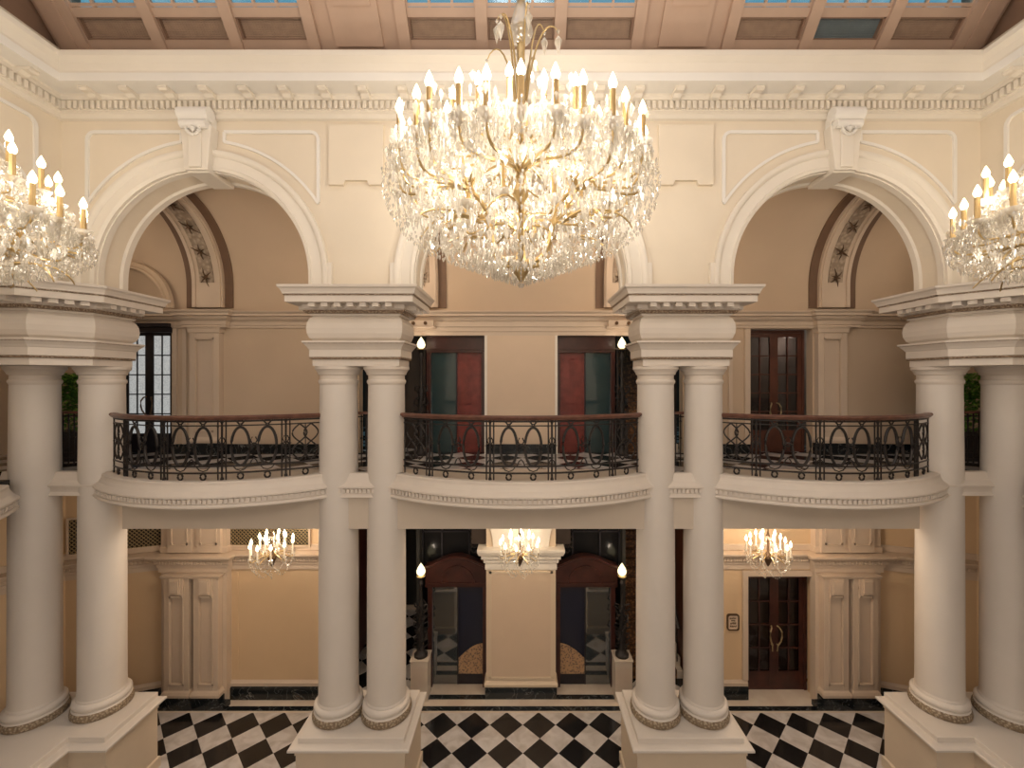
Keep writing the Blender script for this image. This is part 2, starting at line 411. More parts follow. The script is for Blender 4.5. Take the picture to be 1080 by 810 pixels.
def spandrel(c, s, along='x', sgn=1):
    x_out = c+s*1.83; zt = 9.98; r = .12; R = R0+.47
    xk = c+s*.34
    za = ARCHZ+math.sqrt(max(0, R*R-1.83**2))
    pts = [(xk, zt), (x_out-s*r, zt)] + [(x_out-s*r*(1-math.sin(a)), zt-r*(1-math.cos(a))) for a in (PI/8,PI/4,3*PI/8,PI/2)] + [(x_out, za+.03)]
    m = strip_path(pts, WALLF)
    a0 = math.atan2(za-ARCHZ, 1.83); a1 = math.acos(.34/R)
    q = strip_path([(c+s*R*math.cos(a0+(a1-a0)*k/20), ARCHZ+R*math.sin(a0+(a1-a0)*k/20)) for k in range(0,21)], WALLF+.002, .045); m.add(q.v, q.f)
    q = strip_path([(xk, ARCHZ+R*math.sin(a1)), (xk, zt)], WALLF+.003, .045); m.add(q.v, q.f)
    if along == 'y':
        m.v = [(sgn*(WX-(WALLF-y)), x, z) for x, y, z in m.v]
    return m
for c in BAYS:
    for s in (-1,1): trim(spandrel(c, s), WHITE, 'raised spandrel panel moulding')
for sgn in (-1,1):
    for s in (-1,1): trim(spandrel(5.04+MS, s, 'y', sgn), WHITE)
# plaques on the piers between the arches
for s in (-1,1):
    x = s*2.60
    pts = [(x-.43,10.08),(x-.43,9.13),(x-.20,9.13),(x-.17,9.20),(x+.17,9.20),(x+.20,9.13),(x+.43,9.13),(x+.43,10.08)]
    trim(MB().prism_y(pts, WALLF-.06, WALLF+.01), CREAM, 'raised wall plaque with notched foot')
# keystones
for i, c in enumerate(BAYS):
    lab = ['carved keystone over the left arch','carved keystone over the middle arch behind the chandelier','carved keystone over the right arch'][i]
    t = thing('keystone', lab, 'keystone', (c, WALLF-.2, 9.3), 'keystones over the arches')
    m = MB(); m.prism_y([(c-.175,9.31),(c+.175,9.31),(c+.245,10.0),(c-.245,10.0)], WALLF-.17, WALLF); m.taper(c, WALLF+.18, 9.29, 9.37, .172, .30, .176, .30)
    m.box(c-.10, c+.10, WALLF-.20, WALLF, 9.345, 9.96)
    m.build('block', CREAM2, t, bevel=.012)
    m = MB()
    m.box(c-.21, c+.21, WALLF-.14, WALLF, 9.98, 10.25)
    pr = [(.11*math.cos(a), .11*math.sin(a)) for a in [2*PI*k/16 for k in range(16)]]
    m.prism_x([(WALLF-.17+y, 10.16+z) for y, z in pr], c-.235, c+.235)
    m.prism_x([(WALLF-.20+y*.6, 10.0+z*.6) for y, z in pr], c-.20, c+.20)
    m.build('scroll', WHITE, t, smooth=True)
    m = MB()
    for k in range(9):
        a = PI+PI*k/8; m.lathe([(.0,-.03),(.035,0),(0,.03)], (c+.10*math.cos(a), WALLF-.225, 9.93+.1*math.sin(a)), 6, False)
    m.lathe([(0,-.06),(.06,0),(0,.06)], (c, WALLF-.235, 9.92), 8, False)
    m.build('garland', WHITE, t, smooth=True)

# ------------------------------------------------------------------ main cornice with modillions and dentils
cpath = [(-WX, -4.0), (-WX, WALLF), (WX, WALLF), (WX, -4.0)]
prof = [(0,10.16),(.05,10.17),(.06,10.24),(.10,10.26),(.10,10.41),(.13,10.42),(.14,10.47),(.17,10.49),(.17,10.50)]
m = MB(); m.mould(cpath, prof)
m.mould(cpath, [(.45,10.605),(.46,10.64),(.50,10.72),(.56,10.79),(.57,10.86),(.2,10.90),(0,10.92)])
trim(m, CREAM2, 'cream classical cornice under the roof', False)
m = MB(); m.mould(cpath, [(.17,10.49),(.46,10.485),(.47,10.60),(.45,10.606)]); trim(m, WHITE, 'white fascia of the cornice')
m = MB()
def along_c(step, off, w, proj, z0, z1, phase=0.0):
    n = int(2*WX/step); 
    for k in range(-n//2, n//2+1):
        x = k*step+phase
        if abs(x) < WX-off-w: m.box(x-w/2, x+w/2, WALLF-off-proj, WALLF-off+.01, z0, z1)
    for sgn in (-1,1):
        y = WALLF-off-step*.7
        while y > 2.0:
            xs = sorted((sgn*(WX-off-proj), sgn*(WX-off+.01))); m.box(xs[0], xs[1], y-w/2, y+w/2, z0, z1); y -= step
along_c(.09, .10, .052, .05, 10.28, 10.395)
trim(m, CREAM2, 'row of dentils')
m = MB()
def modillion(x, y, dx, dy):
    # S-shaped bracket; (dx, dy) points out of the wall
    pts = [(0,10.43),(.04,10.40),(.10,10.405),(.15,10.44),(.24,10.43),(.27,10.45),(.27,10.485),(0,10.485)]
    w = .065; vs = []
    for s in (-1,1):
        for o, z in pts: vs.append((x+dx*(.1+o)+s*w*abs(dy), y+dy*(.1+o)+s*w*abs(dx), z))
    n = len(pts); m.add(vs, [tuple(range(n)), tuple(range(2*n-1,n-1,-1))]+[(i,i+n,(i+1)%n+n,(i+1)%n) for i in range(n)])
for k in range(-11, 12): modillion(k*.60, WALLF, 0, -1)
for sgn in (-1,1):
    for k in range(8): modillion(sgn*WX, WALLF-.7-k*.60, -sgn, 0)
trim(m, CREAM2, 'row of scrolled modillions')

# ------------------------------------------------------------------ skylight roof
RY, RZ, RS = 7.05, 11.38, 1.08
def rp(y, d=0.0):                                        # point on the back slope, raised by d towards the hall
    L = math.hypot(1, RS); return (y-d*RS/L, RZ+RS*(RY-y)-d/L)
def slope_slab(m, x0, x1, ya, yb, d0, d1):
    q = [rp(ya,d0), rp(yb,d0), rp(yb,d1), rp(ya,d1)]
    m.prism_x(q, x0, x1); return m
YT = 3.2
GX = (-5.16, 0.0, 5.16); PITCH = 1.235
m = MB()
for g in range(3):
    c = GX[g]
    for k in range(4):                                   # rafters
        x = c+(k-1.5)*PITCH; slope_slab(m, x-.09, x+.09, RY, YT, -.02, .10)
    for k in range(3):
        xa, xb = c+(k-1.5)*PITCH+.09, c+(k-.5)*PITCH-.09
        slope_slab(m, xa, xb, RY, 6.925, -.04, .05); slope_slab(m, xa, xb, 6.735, 6.655, -.04, .05); slope_slab(m, xa, xb, 4.6, 4.4, -.04, .05)
for xa, xb in ((-3.16+.0,-2.0),(2.0,3.16)):              # wide piers between the groups
    slope_slab(m, xa-.1, xb+.1, RY, YT, -.05, .03); slope_slab(m, xa+.2, xb-.2, 6.98, YT, .03, .08)
    cx = (xa+xb)/2; slope_slab(m, cx-.28, cx+.28, 6.64, 5.2, .08, .10)
slope_slab(m, -7.6, -7.0, RY+.2, YT, -.05, .0); slope_slab(m, 7.0, 7.6, RY+.2, YT, -.05, .0)
slope_slab(m, -7.36, -7.10, RY+.1, YT, 0, .12); slope_slab(m, 7.10, 7.36, RY+.1, YT, 0, .12)
slope_slab(m, -8.0, 8.0, RY+.3, RY-.02, -.06, .02)
slope_slab(m, -8.0, 8.0, 4.5, YT, -.06, .0)
m.build('ceiling', ROOFM, kind='structure', label='sloping pink brown skylight roof')
# end walls of the roof
m = MB()
for sgn in (-1,1): m.box(*sorted((sgn*7.5,sgn*7.75)), -4.2, RY+.3, 11.3, 16)
m.build('ceiling.001', ROOFD, kind='structure', label='brown end walls of the roof')
MB().box(-7.5,7.5,-4.2,4.2,15.3,15.5).build('ceiling.002', ROOFM, kind='structure')
wn = 1
for g in range(3):
    for k in range(3):
        xa, xb = GX[g]+(k-1.5)*PITCH+.09, GX[g]+(k-.5)*PITCH-.09
        row = ['left','middle','right'][g]; pos = ['left','middle','right'][k]
        wn += 1
        fr = MB()
        for f in (0,1/3,2/3,1):
            x = xa+(xb-xa)*f; slope_slab(fr, x-.018, x+.018, 6.66, 4.5, -.03, .03)
        for yy in (6.65, 6.1, 5.5, 4.9): slope_slab(fr, xa, xb, yy, yy-.03, -.03, .028)
        w = fr.build('window_%d' % wn, ROOFM, kind='structure', label='skylight window of blue panes')
        slope_slab(MB(), xa, xb, 6.65, 4.55, -.012, -.004).build('pane', SKYGLASS, w)
        t = thing('louvre_vent', 'brown louvred vent, %s of three, under the %s skylight windows' % (pos, row), 'vent', (GX[g]+(k-1)*PITCH, 6.83, 11.6), 'louvred vents under the skylight')
        lv = MB(); slope_slab(lv, xa, xb, 6.925, 6.735, -.09, -.07)
        for j in range(9):
            yy = 6.915-j*.02; slope_slab(lv, xa+.02, xb-.02, yy, yy-.011, -.07, -.045)
        for j in range(24):
            x = xa+.04+(xb-xa-.08)*j/23; slope_slab(lv, x-.004, x+.004, 6.92, 6.74, -.047, -.043)
        lv.build('louvre', BLUEVENT if (g == 2 and k == 1) else GRILLE, t, label='bluish grey louvre' if (g == 2 and k == 1) else None)
        f2 = MB()
        slope_slab(f2, xa, xb, 6.925, 6.913, -.07, .03); slope_slab(f2, xa, xb, 6.747, 6.735, -.07, .03)
        slope_slab(f2, xa, xa+.03, 6.925, 6.735, -.07, .03); slope_slab(f2, xb-.03, xb, 6.925, 6.735, -.07, .03)
        f2.build('frame', ROOFD, t)
MB().box(-8.2,8.2,6.95,7.6,10.9,11.36).build('trim_5', ROOFD, kind='structure', label='dark curb at the foot of the roof')

# ------------------------------------------------------------------ columns, pedestals, entablatures
XP = 2.57
def make_column(label, x, y):
    t = thing('column', label, 'column', (x, y, .637), 'white columns of the arcade')
    z = .637
    m = MB().lathe([(.38,z),(.395,z+.02),(.40,z+.06),(.39,z+.10),(.375,z+.12)], (x,y,0), 40); m.build('ornament_band', FLORAL, t, smooth=True, label='brown floral ornament band')
    m = MB().lathe([(.375,z+.12),(.365,z+.135),(.345,z+.14),(.345,z+.155),(.365,z+.165),(.375,z+.19),(.37,z+.225),(.345,z+.25),(.325,z+.255),(.325,z+.275),(.312,z+.295)], (x,y,0), 40)
    m.build('base', STONE, t, smooth=True)
    m = MB().lathe([(.312,z+.29),(.307,z+.4),(.306,z+1.8),(.302,z+3.0),(.296,z+4.2),(.286,5.985)], (x,y,0), 40); m.build('shaft', STONE, t, smooth=True)
    m = MB().lathe([(.286,5.98),(.30,6.00),(.308,6.03),(.30,6.055),(.286,6.065),(.286,6.13),(.31,6.14),(.315,6.165),(.345,6.215),(.36,6.225),(.36,6.27),(.30,6.275)], (x,y,0), 40)
    m.build('capital', STONE2, t, smooth=True)
    return t
cols = [('outermost white column at far left, nearest the left photo edge', -7.83, 6.96), ('white column beside the frosted window, right of the corner pair at left', -6.95, 7.17),
        ('left column of the pair between the left and middle balconies', -XP-.405, 7.05), ('right column of the pair between the left and middle balconies', -XP+.375, 7.05),
        ('left column of the pair between the middle and right balconies', XP-.375, 7.05), ('right column of the pair between the middle and right balconies', XP+.405, 7.05),
        ('white column at the right end of the right balcony, left of the corner pair', 6.95, 7.17), ('outermost white column at far right, nearest the right photo edge', 7.83, 6.96)]
proto = None
for lab, x, y in cols:
    if proto is None: proto = make_column(lab, x, y)
    else:
        o = copy_tree(proto); o.location = (x, y, .637); o['label'] = lab
ENT_PROF = dict(
    architrave=[(0,6.273),(0,6.375),(-.01,6.38),(.02,6.385),(.02,6.41),(.035,6.415),(.035,6.53),(.045,6.54),(.06,6.57),(.10,6.62),(.115,6.635),(.115,6.66),(.0,6.67)],
    frieze=[(0,6.66),(.0,6.675),(.035,6.71),(.06,6.78),(.068,6.86),(.06,6.94),(.035,7.01),(0,7.045),(-.01,7.06)],
    cornice=[(-.01,7.055),(.02,7.06),(.035,7.09),(.06,7.115),(.09,7.135),(.09,7.15),(.11,7.155),(.11,7.225),(.27,7.228),(.285,7.23),(.285,7.325),(.295,7.33),(.295,7.345),(.31,7.35),(.315,7.375),(.335,7.42),(.36,7.445),(.365,7.478),(.0,7.478)])
def entablature(plan, label, loc):
    t = thing('entablature_block', label, 'entablature', loc, 'entablature blocks over the columns')
    for k in ('architrave','frieze','cornice'):
        MB().mould(plan, ENT_PROF[k], True, True).build(k, STONE2, t)
    # rope beads
    m = MB(); m.mould(plan, [(.0,6.378),(.028,6.38),(.034,6.394),(.028,6.409),(0,6.412)], True)
    m.mould(plan, [(.05,6.612),(.105,6.62),(.107,6.632),(.05,6.638)], True)
    m.mould(plan, [(.03,7.088),(.075,7.092),(.10,7.122),(.095,7.14),(.03,7.145)], True); m.mould(plan, [(.26,7.326),(.30,7.328),(.305,7.342),(.26,7.347)], True)
    m.build('rope_bead', ROPE, t, label='brown rope and egg beading')
    # modillion blocks
    m = MB(); n = len(plan)
    for i in range(n):
        p, q = Vector(plan[i]), Vector(plan[(i+1)%n]); d = q-p; L = d.length
        if L < .25: continue
        d.normalize(); nn = Vector((d.y,-d.x)); cnt = max(1, int(round((L+.2)/.235)))
        for k in range(cnt):
            c = p+d*(L*(k+.5)/cnt) + nn*.17; w = .05
            a = [c+d*(-w)+nn*(-.07), c+d*w+nn*(-.07), c+d*w+nn*.075, c+d*(-w)+nn*.075]
            MB().prism_z([(v.x,v.y) for v in a], 7.165, 7.228).build('modillion', STONE2, t)
    return t
def rect(x0,x1,y0,y1): return [(x0,y0),(x1,y0),(x1,y1),(x0,y1)]
for s, lab in ((-1,'entablature block over the column pair left of the big chandelier'), (1,'entablature block over the column pair right of the big chandelier')):
    entablature(rect(s*XP-.70, s*XP+.66, 6.765, 7.36) if s < 0 else rect(s*XP-.66, s*XP+.70, 6.765, 7.36), lab, (s*XP, 7.06, 6.273))
XE, XO = -6.63, -8.15
corner_ent = [(-7.09,6.22),(-6.63,6.68),(-6.63,7.36),(XO,7.36),(XO,6.22)]
entablature(corner_ent, 'angled entablature block over the corner columns at far left', (-7.4,6.8,6.273))
entablature(mirror_poly(corner_ent), 'angled entablature block over the corner columns at far right', (7.4,6.8,6.273))

def pedestal(plan, plan_body, plan_plinth, label, loc):
    t = thing('column_pedestal', label, 'pedestal', loc, 'pedestals under the columns')
    MB().prism_z(plan_body, FLOOR0, .50).build('body', CREAM2 if False else PANELTAN2, t)
    m = MB(); m.mould(plan, [(-.09,.46),(-.075,.475),(-.06,.48),(-.03,.495),(-.02,.51),(0,.515),(0,.545),(-.02,.556),(-.06,.56)], True, True); m.build('slab', STONE, t)
    MB().mould(plan_plinth, [(0,.55),(0,.63),(-.008,.637)], True, True).build('plinth', STONE, t)
    n = len(plan_body); m = MB()
    m.mould(plan_body, [(.0,FLOOR0),(.03,FLOOR0),(.03,FLOOR0+.16),(.01,FLOOR0+.18),(0,FLOOR0+.18)], True); m.mould(plan_body, [(0,.40),(.012,.41),(.012,.46),(0,.46)], True)
    m.build('panel_moulding', PANELTAN2, t)
    return t
PANELTAN2 = mat('pedestal_panel_paint', (.66,.55,.42), .6, var=.04, scale=3)
for s, lab in ((-1,'cream pedestal under the column pair left of the middle floor bay'), (1,'cream pedestal under the column pair right of the middle floor bay')):
    x = s*XP
    pedestal(rect(x-.905,x+.905,6.40,7.62), rect(x-.82,x+.82,6.49,7.53), rect(x-.80,x+.80,6.52,7.55), lab, (x,7.0,FLOOR0))
cp = [(-8.6,5.80),(-6.73,5.80),(-6.73,6.41),(-6.17,6.41),(-6.17,7.52),(-8.6,7.52)]
cb = [(-8.5,5.90),(-6.83,5.90),(-6.83,6.50),(-6.26,6.50),(-6.26,7.43),(-8.5,7.43)]
cq = [(-8.48,5.93),(-6.87,5.93),(-6.87,6.54),(-6.31,6.54),(-6.31,7.50),(-8.48,7.50)]
pedestal(cp, cb, cq, 'notched corner pedestal at the lower left of the photo', (-7.4,6.7,FLOOR0))
pedestal(mirror_poly(cp), mirror_poly(cb), mirror_poly(cq), 'notched corner pedestal at the lower right of the photo', (7.4,6.7,FLOOR0))

# ------------------------------------------------------------------ beams, gallery floor, balconies
m = MB(); m.box(-10.4,10.4,7.08,13.8,4.28,FLOOR2); m.build('gallery_floor', CHECK, kind='structure')
m = MB()
for sgn in (-1,1):
    xs = sorted((sgn*7.7, sgn*10.4)); m.box(xs[0], xs[1], -4, 6.5, 4.28, FLOOR2)
m.build('gallery_floor.001', CHECK, kind='structure')
m = MB(); m.box(-6.34,6.34,6.86,7.34,3.686,4.28)
m.build('trim_6', BEAMM, kind='structure', label='plain beam between the columns below the balconies')
m = MB()
for sgn in (-1,1):
    xs = sorted((sgn*7.36, sgn*7.8)); m.box(xs[0], xs[1], -4, 5.9, 3.686, 4.28)
m.build('trim_7', BEAMM, kind='structure')
MB().box(-10.4,10.4,7.34,13.8,4.2,4.28).build('ceiling.003', CREAM, kind='structure')

def arc_xy(cx, ch, s, off, u0=-1, u1=1, n=32, yend=6.93):
    """plan arc of a balcony; off > 0 is towards the hall.  Returns list of (x, y) from left to right"""
    R = (ch*ch+s*s)/(2*s); yc = yend-s+R; a = math.asin(ch/R)
    return [(cx+(R+off)*math.sin(a*(u0+(u1-u0)*k/n)), yc-(R+off)*math.cos(a*(u0+(u1-u0)*k/n))) for k in range(n+1)]
def swap(pts, sgn):                                      # mirror a back-wall bay on to a side wall
    out = []
    for p in pts:
        x, y = p[0], p[1]                                # (left side version)  x' = MS - y, y' = MS - x
        nx, ny = MS-y, MS-x
        out.append((nx if sgn < 0 else -nx, ny)+tuple(p[2:]))
    return out
def tf(m, side):
    if side: m.v = [tuple(p) for p in swap(m.v, side)]
    return m
def balcony(cx, ch, label, side=0):
    loc = (cx, 6.6, 4.2); 
    if side: q = swap([(cx,6.6)], side)[0]; loc = (q[0], q[1], 4.2)
    t = thing('balcony', label, 'balcony', loc, 'curved balconies of the gallery')
    a = arc_xy(cx, ch+.03, .57, 0)
    plan = a + [(a[-1][0], 7.2), (a[0][0], 7.2)]
    front = [(a[0][0]-.02, 7.2)] + a + [(a[-1][0]+.02, 7.2)]
    m = MB(); m.mould(front, [(.0,4.568),(.10,4.568),(.115,4.555),(.115,4.52),(.125,4.49),(.15,4.44),(.19,4.40),(.21,4.375),(.21,4.35),(.175,4.34),(.175,4.26),(.195,4.25),(.205,4.225),(.20,4.205),(.0,4.20)], cap=False)
    tf(m, side).build('moulded_edge', STONE2, t)
    m = MB(); m.prism_z(plan, 4.20, 4.565); tf(m, side).build('slab', BEAMM, t)
    m = MB(); n = len(a)
    L = 0; cum = [0]
    for i in range(1,n): L += math.dist(a[i], a[i-1]); cum.append(L)
    m.mould(a, [(.16,4.27),(.172,4.27),(.172,4.34),(.16,4.34)])
    k = 0; d = .03
    while d < L:
        while cum[k+1] < d: k += 1
        f = (d-cum[k])/(cum[k+1]-cum[k]); x = a[k][0]+(a[k+1][0]-a[k][0])*f; y = a[k][1]+(a[k+1][1]-a[k][1])*f
        tx, ty = a[k+1][0]-a[k][0], a[k+1][1]-a[k][1]; l = math.hypot(tx,ty); tx/=l; ty/=l; nx, ny = ty, -tx
        w = .02
        m.prism_z([(x-tx*w+nx*.17,y-ty*w+ny*.17),(x+tx*w+nx*.17,y+ty*w+ny*.17),(x+tx*w+nx*.205,y+ty*w+ny*.205),(x-tx*w+nx*.205,y-ty*w+ny*.205)], 4.275, 4.335)
        d += .066
    tf(m, side).build('dentil_band', STONE2, t)
    return t
CHS = {-1:(-4.86,1.68), 0:(0,1.88), 1:(4.86,1.68)}
balcony(*CHS[-1], 'curved cream balcony slab of the left bay'); balcony(*CHS[0], 'curved cream balcony slab of the middle bay'); balcony(*CHS[1], 'curved cream balcony slab of the right bay')
balcony(-4.80, 1.58, 'cream balcony slab cut by the left photo edge', -1); balcony(-4.80, 1.58, 'cream balcony slab cut by the right photo edge', 1)
# straight edges between the paired columns
m = MB()
for s in (-1,1):
    m.mould([(s*XP-.75,6.98),(s*XP+.75,6.98)], [(0,4.568),(.10,4.568),(.115,4.52),(.15,4.44),(.21,4.375),(.21,4.35),(.175,4.34),(.175,4.26),(.20,4.205),(0,4.20)])
    for k in range(16): m.box(s*XP-.5+k*.066, s*XP-.46+k*.066, 6.775, 6.82, 4.275, 4.335)
for s in (-1,1):
    pl = [(-8.4,7.08),(-6.3,7.08)]
    if s > 0: pl = mirror_poly(pl)
    m.mould(pl, [(0,4.568),(.10,4.568),(.115,4.52),(.15,4.44),(.21,4.375),(.21,4.35),(.175,4.34),(.175,4.26),(.20,4.205),(0,4.20)])
trim(m, STONE2, 'straight gallery edge between the paired columns')

ZR = 5.523
def railing(cx, ch, label, side=0, posts=None):
    loc = (cx, 6.6, 4.62)
    if side: q = swap([(cx,6.6)], side)[0]; loc = (q[0], q[1], 4.62)
    t = thing('balcony_railing', label, 'railing', loc, 'curved iron railings of the balconies')
    A = arc_xy(cx, ch, .57, 0, n=120); n = len(A); cum = [0]
    for i in range(1,n): cum.append(cum[-1]+math.dist(A[i],A[i-1]))
    L = cum[-1]
    def at(s, off=0.0):                                  # s measured from the middle
        d = min(max(s+L/2, 0), L-1e-6); k = 0
        lo_i, hi_i = 0, n-1
        while hi_i-lo_i > 1:
            mid = (lo_i+hi_i)//2
            if cum[mid] <= d: lo_i = mid
            else: hi_i = mid
        k = lo_i; f = (d-cum[k])/(cum[k+1]-cum[k])
        return (A[k][0]+(A[k+1][0]-A[k][0])*f, A[k][1]+(A[k+1][1]-A[k][1])*f)
    def P(s, z): x, y = at(s); return (x, y, z)
    def B(m, name, matl, lab=None): return tf(m, side).build(name, matl, t, smooth=True, label=lab)
    N = 40
    hand = MB()
    prof = [(-.045,ZR-.05),(-.055,ZR-.02),(-.03,ZR+.004),(.03,ZR+.004),(.055,ZR-.02),(.045,ZR-.05),(.03,ZR-.065),(-.03,ZR-.065)]
    path = [at(-L/2+L*k/N) for k in range(N+1)]
    hand.mould(path, prof+[prof[0]], cap=False)
    for e in (path[0], path[-1]): hand.lathe([(.0,ZR-.055),(.05,ZR-.045),(.065,ZR-.02),(.05,ZR+.004),(0,ZR+.01)], (e[0],e[1],0), 12, False)
    B(hand, 'handrail', RAILWOOD, 'dark brown wooden handrail')
    for z, r in ((5.44,.014),(5.375,.010),(4.775,.014),(4.675,.014)):
        B(MB().tube([P(-L/2+L*k/N, z) for k in range(N+1)], r, 6), 'rail_bar', IRON)
    if posts is None: posts = (.457, 1.30)
    a, b2 = posts; e = L/2-.02
    for s in (-e, -b2-.055, -b2+.055, -a-.055, -a+.055, a-.055, a+.055, b2-.055, b2+.055, e):
        m = MB(); x, y = at(s); m.tube([(x,y,4.572),(x,y,5.48)], .011, 6)
        for zz in (4.76, 5.08, 5.36): m.lathe([(.0,zz-.025),(.017,zz),(0,zz+.025)], (x,y,0), 6, False)
        B(m, 'post', IRON)
    for s in (-b2,-a,a,b2):
        m = MB(); x, y = at(s); m.tube([(x,y,4.572),(x,y,5.49)], .015, 6); m.lathe([(.012,5.40),(.03,5.44),(.015,5.48)], (x,y,0), 8, False); m.lathe([(.025,4.572),(.025,4.59),(.012,4.62)], (x,y,0), 8)
        B(m, 'standard', IRON)
    def ring(s, z, rs, rz, r, name, nn=24):
        m = MB(); m.tube([P(s+rs*math.cos(2*PI*k/nn), z+rz*math.sin(2*PI*k/nn)) for k in range(nn)], r, 6, True); return m
    cen = [(-a+.03+(2*a-.06)*f) for f in (.29,.71)]
    w = b2-a
    for sg in (-1,1): cen += [sg*(a+w*.29), sg*(a+w*.71)]
    for s in cen:
        m = ring(s, 5.065, .122, .285, .020, 'oval')
        B(m, 'oval', IRON)
        m = ring(s, 5.43, .032, .034, .009, 'link', 10); m.tube([P(s-.075,5.455), P(s-.03,5.405), P(s,5.36)], .008, 5); m.tube([P(s+.075,5.455), P(s+.03,5.405), P(s,5.36)], .008, 5)
        B(m, 'link', IRON)
        m = ring(s, 4.622, .038, .046, .014, 'foot_ring', 14)
        m.tube([P(s-.10,4.775), P(s-.055,4.72), P(s,4.70), P(s+.055,4.72), P(s+.10,4.775)], .009, 5)
        B(m, 'foot_ring', IRON)
    # knots at the sides of the ovals
    for s0, s1 in ((-a,a),(a,b2),(-b2,-a)):
        ww = s1-s0; 
        for f in (.0,.5,1.0):
            m = MB(); s = s0+ww*f
            m.tube([P(s-.07,5.08), P(s,5.105), P(s+.07,5.08), P(s,5.055)], .015, 5, True)
            for sx in (-1,1): m.tube([P(s+sx*.025,5.0), P(s+sx*.045,5.06), P(s+sx*.02,5.1), P(s+sx*.045,5.15), P(s+sx*.02,5.2)], .010, 5)
            B(m, 'knot', IRON)
            B(MB().tube([P(s-.06,4.775), P(s-.03,4.85), P(s,4.88), P(s+.03,4.85), P(s+.06,4.775)], .010, 5), 'palmette', IRON)
    # interlaced end panels
    for sg in (-1,1):
        s0, s1 = sg*(b2+.035), sg*e; ww = s1-s0; m = MB()
        for ph in (0, PI):
            for k2 in (.33,.67):
                c0 = s0+ww*k2; am = abs(ww)*.22
                m.tube([P(c0+am*math.sin(ph+2*PI*(z-4.81)/.56), z) for z in [4.81+.56*j/20 for j in range(21)]], .012, 5)
        m.tube([P(s0+ww*.5,4.81), P(s0+ww*.5,5.375)], .008, 5)
        B(m, 'interlaced_panel', IRON)
        B(ring(s0+ww*.5, 4.622, .038, .046, .014, 'foot_ring', 14), 'foot_ring', IRON)
    return t
railing(*CHS[-1], 'curved iron railing with ovals on the left bay balcony', posts=(.43,1.28))
railing(*CHS[0], 'curved iron railing with ovals on the middle bay balcony', posts=(.46,1.46))
railing(*CHS[1], 'curved iron railing with ovals on the right bay balcony', posts=(.43,1.28))
railing(-4.80, 1.52, 'railing end cut by the left photo edge', -1, posts=(.42,1.15)); railing(-4.80, 1.52, 'railing end cut by the right photo edge', 1, posts=(.42,1.15))
def straight_rail(p0, p1, label, nb):
    c = ((p0[0]+p1[0])/2, (p0[1]+p1[1])/2, 4.62)
    t = thing('straight_railing', label, 'railing', c, 'short straight railings between paired columns')
    d = Vector(p1)-Vector(p0)
    def P(f, z): q = Vector(p0)+d*f; return (q.x, q.y, z)
    MB().mould([p0, p1], [(-.045,ZR-.04),(-.05,ZR-.015),(-.03,ZR),(.03,ZR),(.05,ZR-.015),(.045,ZR-.04),(-.045,ZR-.04)], cap=True).build('handrail', RAILWOOD, t)
    for z in (5.44, 4.82, 4.72): MB().tube([P(0,z),P(1,z)], .011, 6).build('rail_bar', IRON, t, smooth=True)
    for k in range(nb):
        f = (k+.5)/nb; x, y, _ = P(f,0); m = MB().tube([P(f,4.62),P(f,5.48)], .011, 6); m.lathe([(0,5.05),(.024,5.08),(0,5.11)], (x,y,0), 6, False); m.lathe([(0,5.33),(.02,5.36),(0,5.40)], (x,y,0), 6, False)
        m.build('baluster', IRON, t, smooth=True)
    return t
straight_rail((-XP-.40,7.22),(-XP+.37,7.22), 'short railing between the columns left of the middle bay', 9)
straight_rail((XP-.37,7.22),(XP+.40,7.22), 'short railing between the columns right of the middle bay', 9)
straight_rail((-8.05,7.36),(-7.1,7.36), 'short railing between the corner columns at far left', 10)
straight_rail((7.1,7.36),(8.05,7.36), 'short railing between the corner columns at far right', 10)

# ------------------------------------------------------------------ rear walls
def wall_open(m, x0, x1, z0, z1, y0, y1, ops):
    ops = sorted(ops); x = x0
    for a, b_, c, d in ops:
        if a > x: m.box(x, a, y0, y1, z0, z1)
        if c > z0: m.box(a, b_, y0, y1, z0, c)
        if d < z1: m.box(a, b_, y0, y1, d, z1)
        x = b_
    if x < x1: m.box(x, x1, y0, y1, z0, z1)
    return m
# upper: walls with a cove rising to the arcade wall
m = MB()
wall_open(m, -10.4, 10.4, FLOOR2, 7.95, REAR2, REAR2+.2, [(-8.30,-7.127,FLOOR2,7.17),(-3.3,-.72,FLOOR2,6.965),(.72,3.3,FLOOR2,6.965),(4.67,5.95,FLOOR2,7.10)])
m.build('wall_rear_upper', TAN, kind='structure')
VC, VA, VB, VZ = 7.35, REAR2-7.35, 1.50, 7.95
cove = [(VC+VA*math.cos(a), VZ+VB*math.sin(a)) for a in [PI/2*k/24 for k in range(25)]]
m = MB()
outer = [(VC+(VA+.15)*math.cos(a), VZ+(VB+.15)*math.sin(a)) for a in [PI/2*k/24 for k in range(25)]]
m.prism_x(cove+outer[::-1], -10.4, 10.4); m.build('ceiling.004', TAN, kind='structure', smooth=True, label='curved gallery vault')
MB().box(-.72,.72,REAR2-.03,REAR2,FLOOR2,6.96).build('trim_8', PANELTAN, kind='structure', label='beige panel between the upper lifts')
m = MB()
for x0, x1 in ((-.74,-.69),(.69,.74)): m.box(x0,x1,REAR2-.05,REAR2,FLOOR2,6.96)
trim(m, CREAM2)
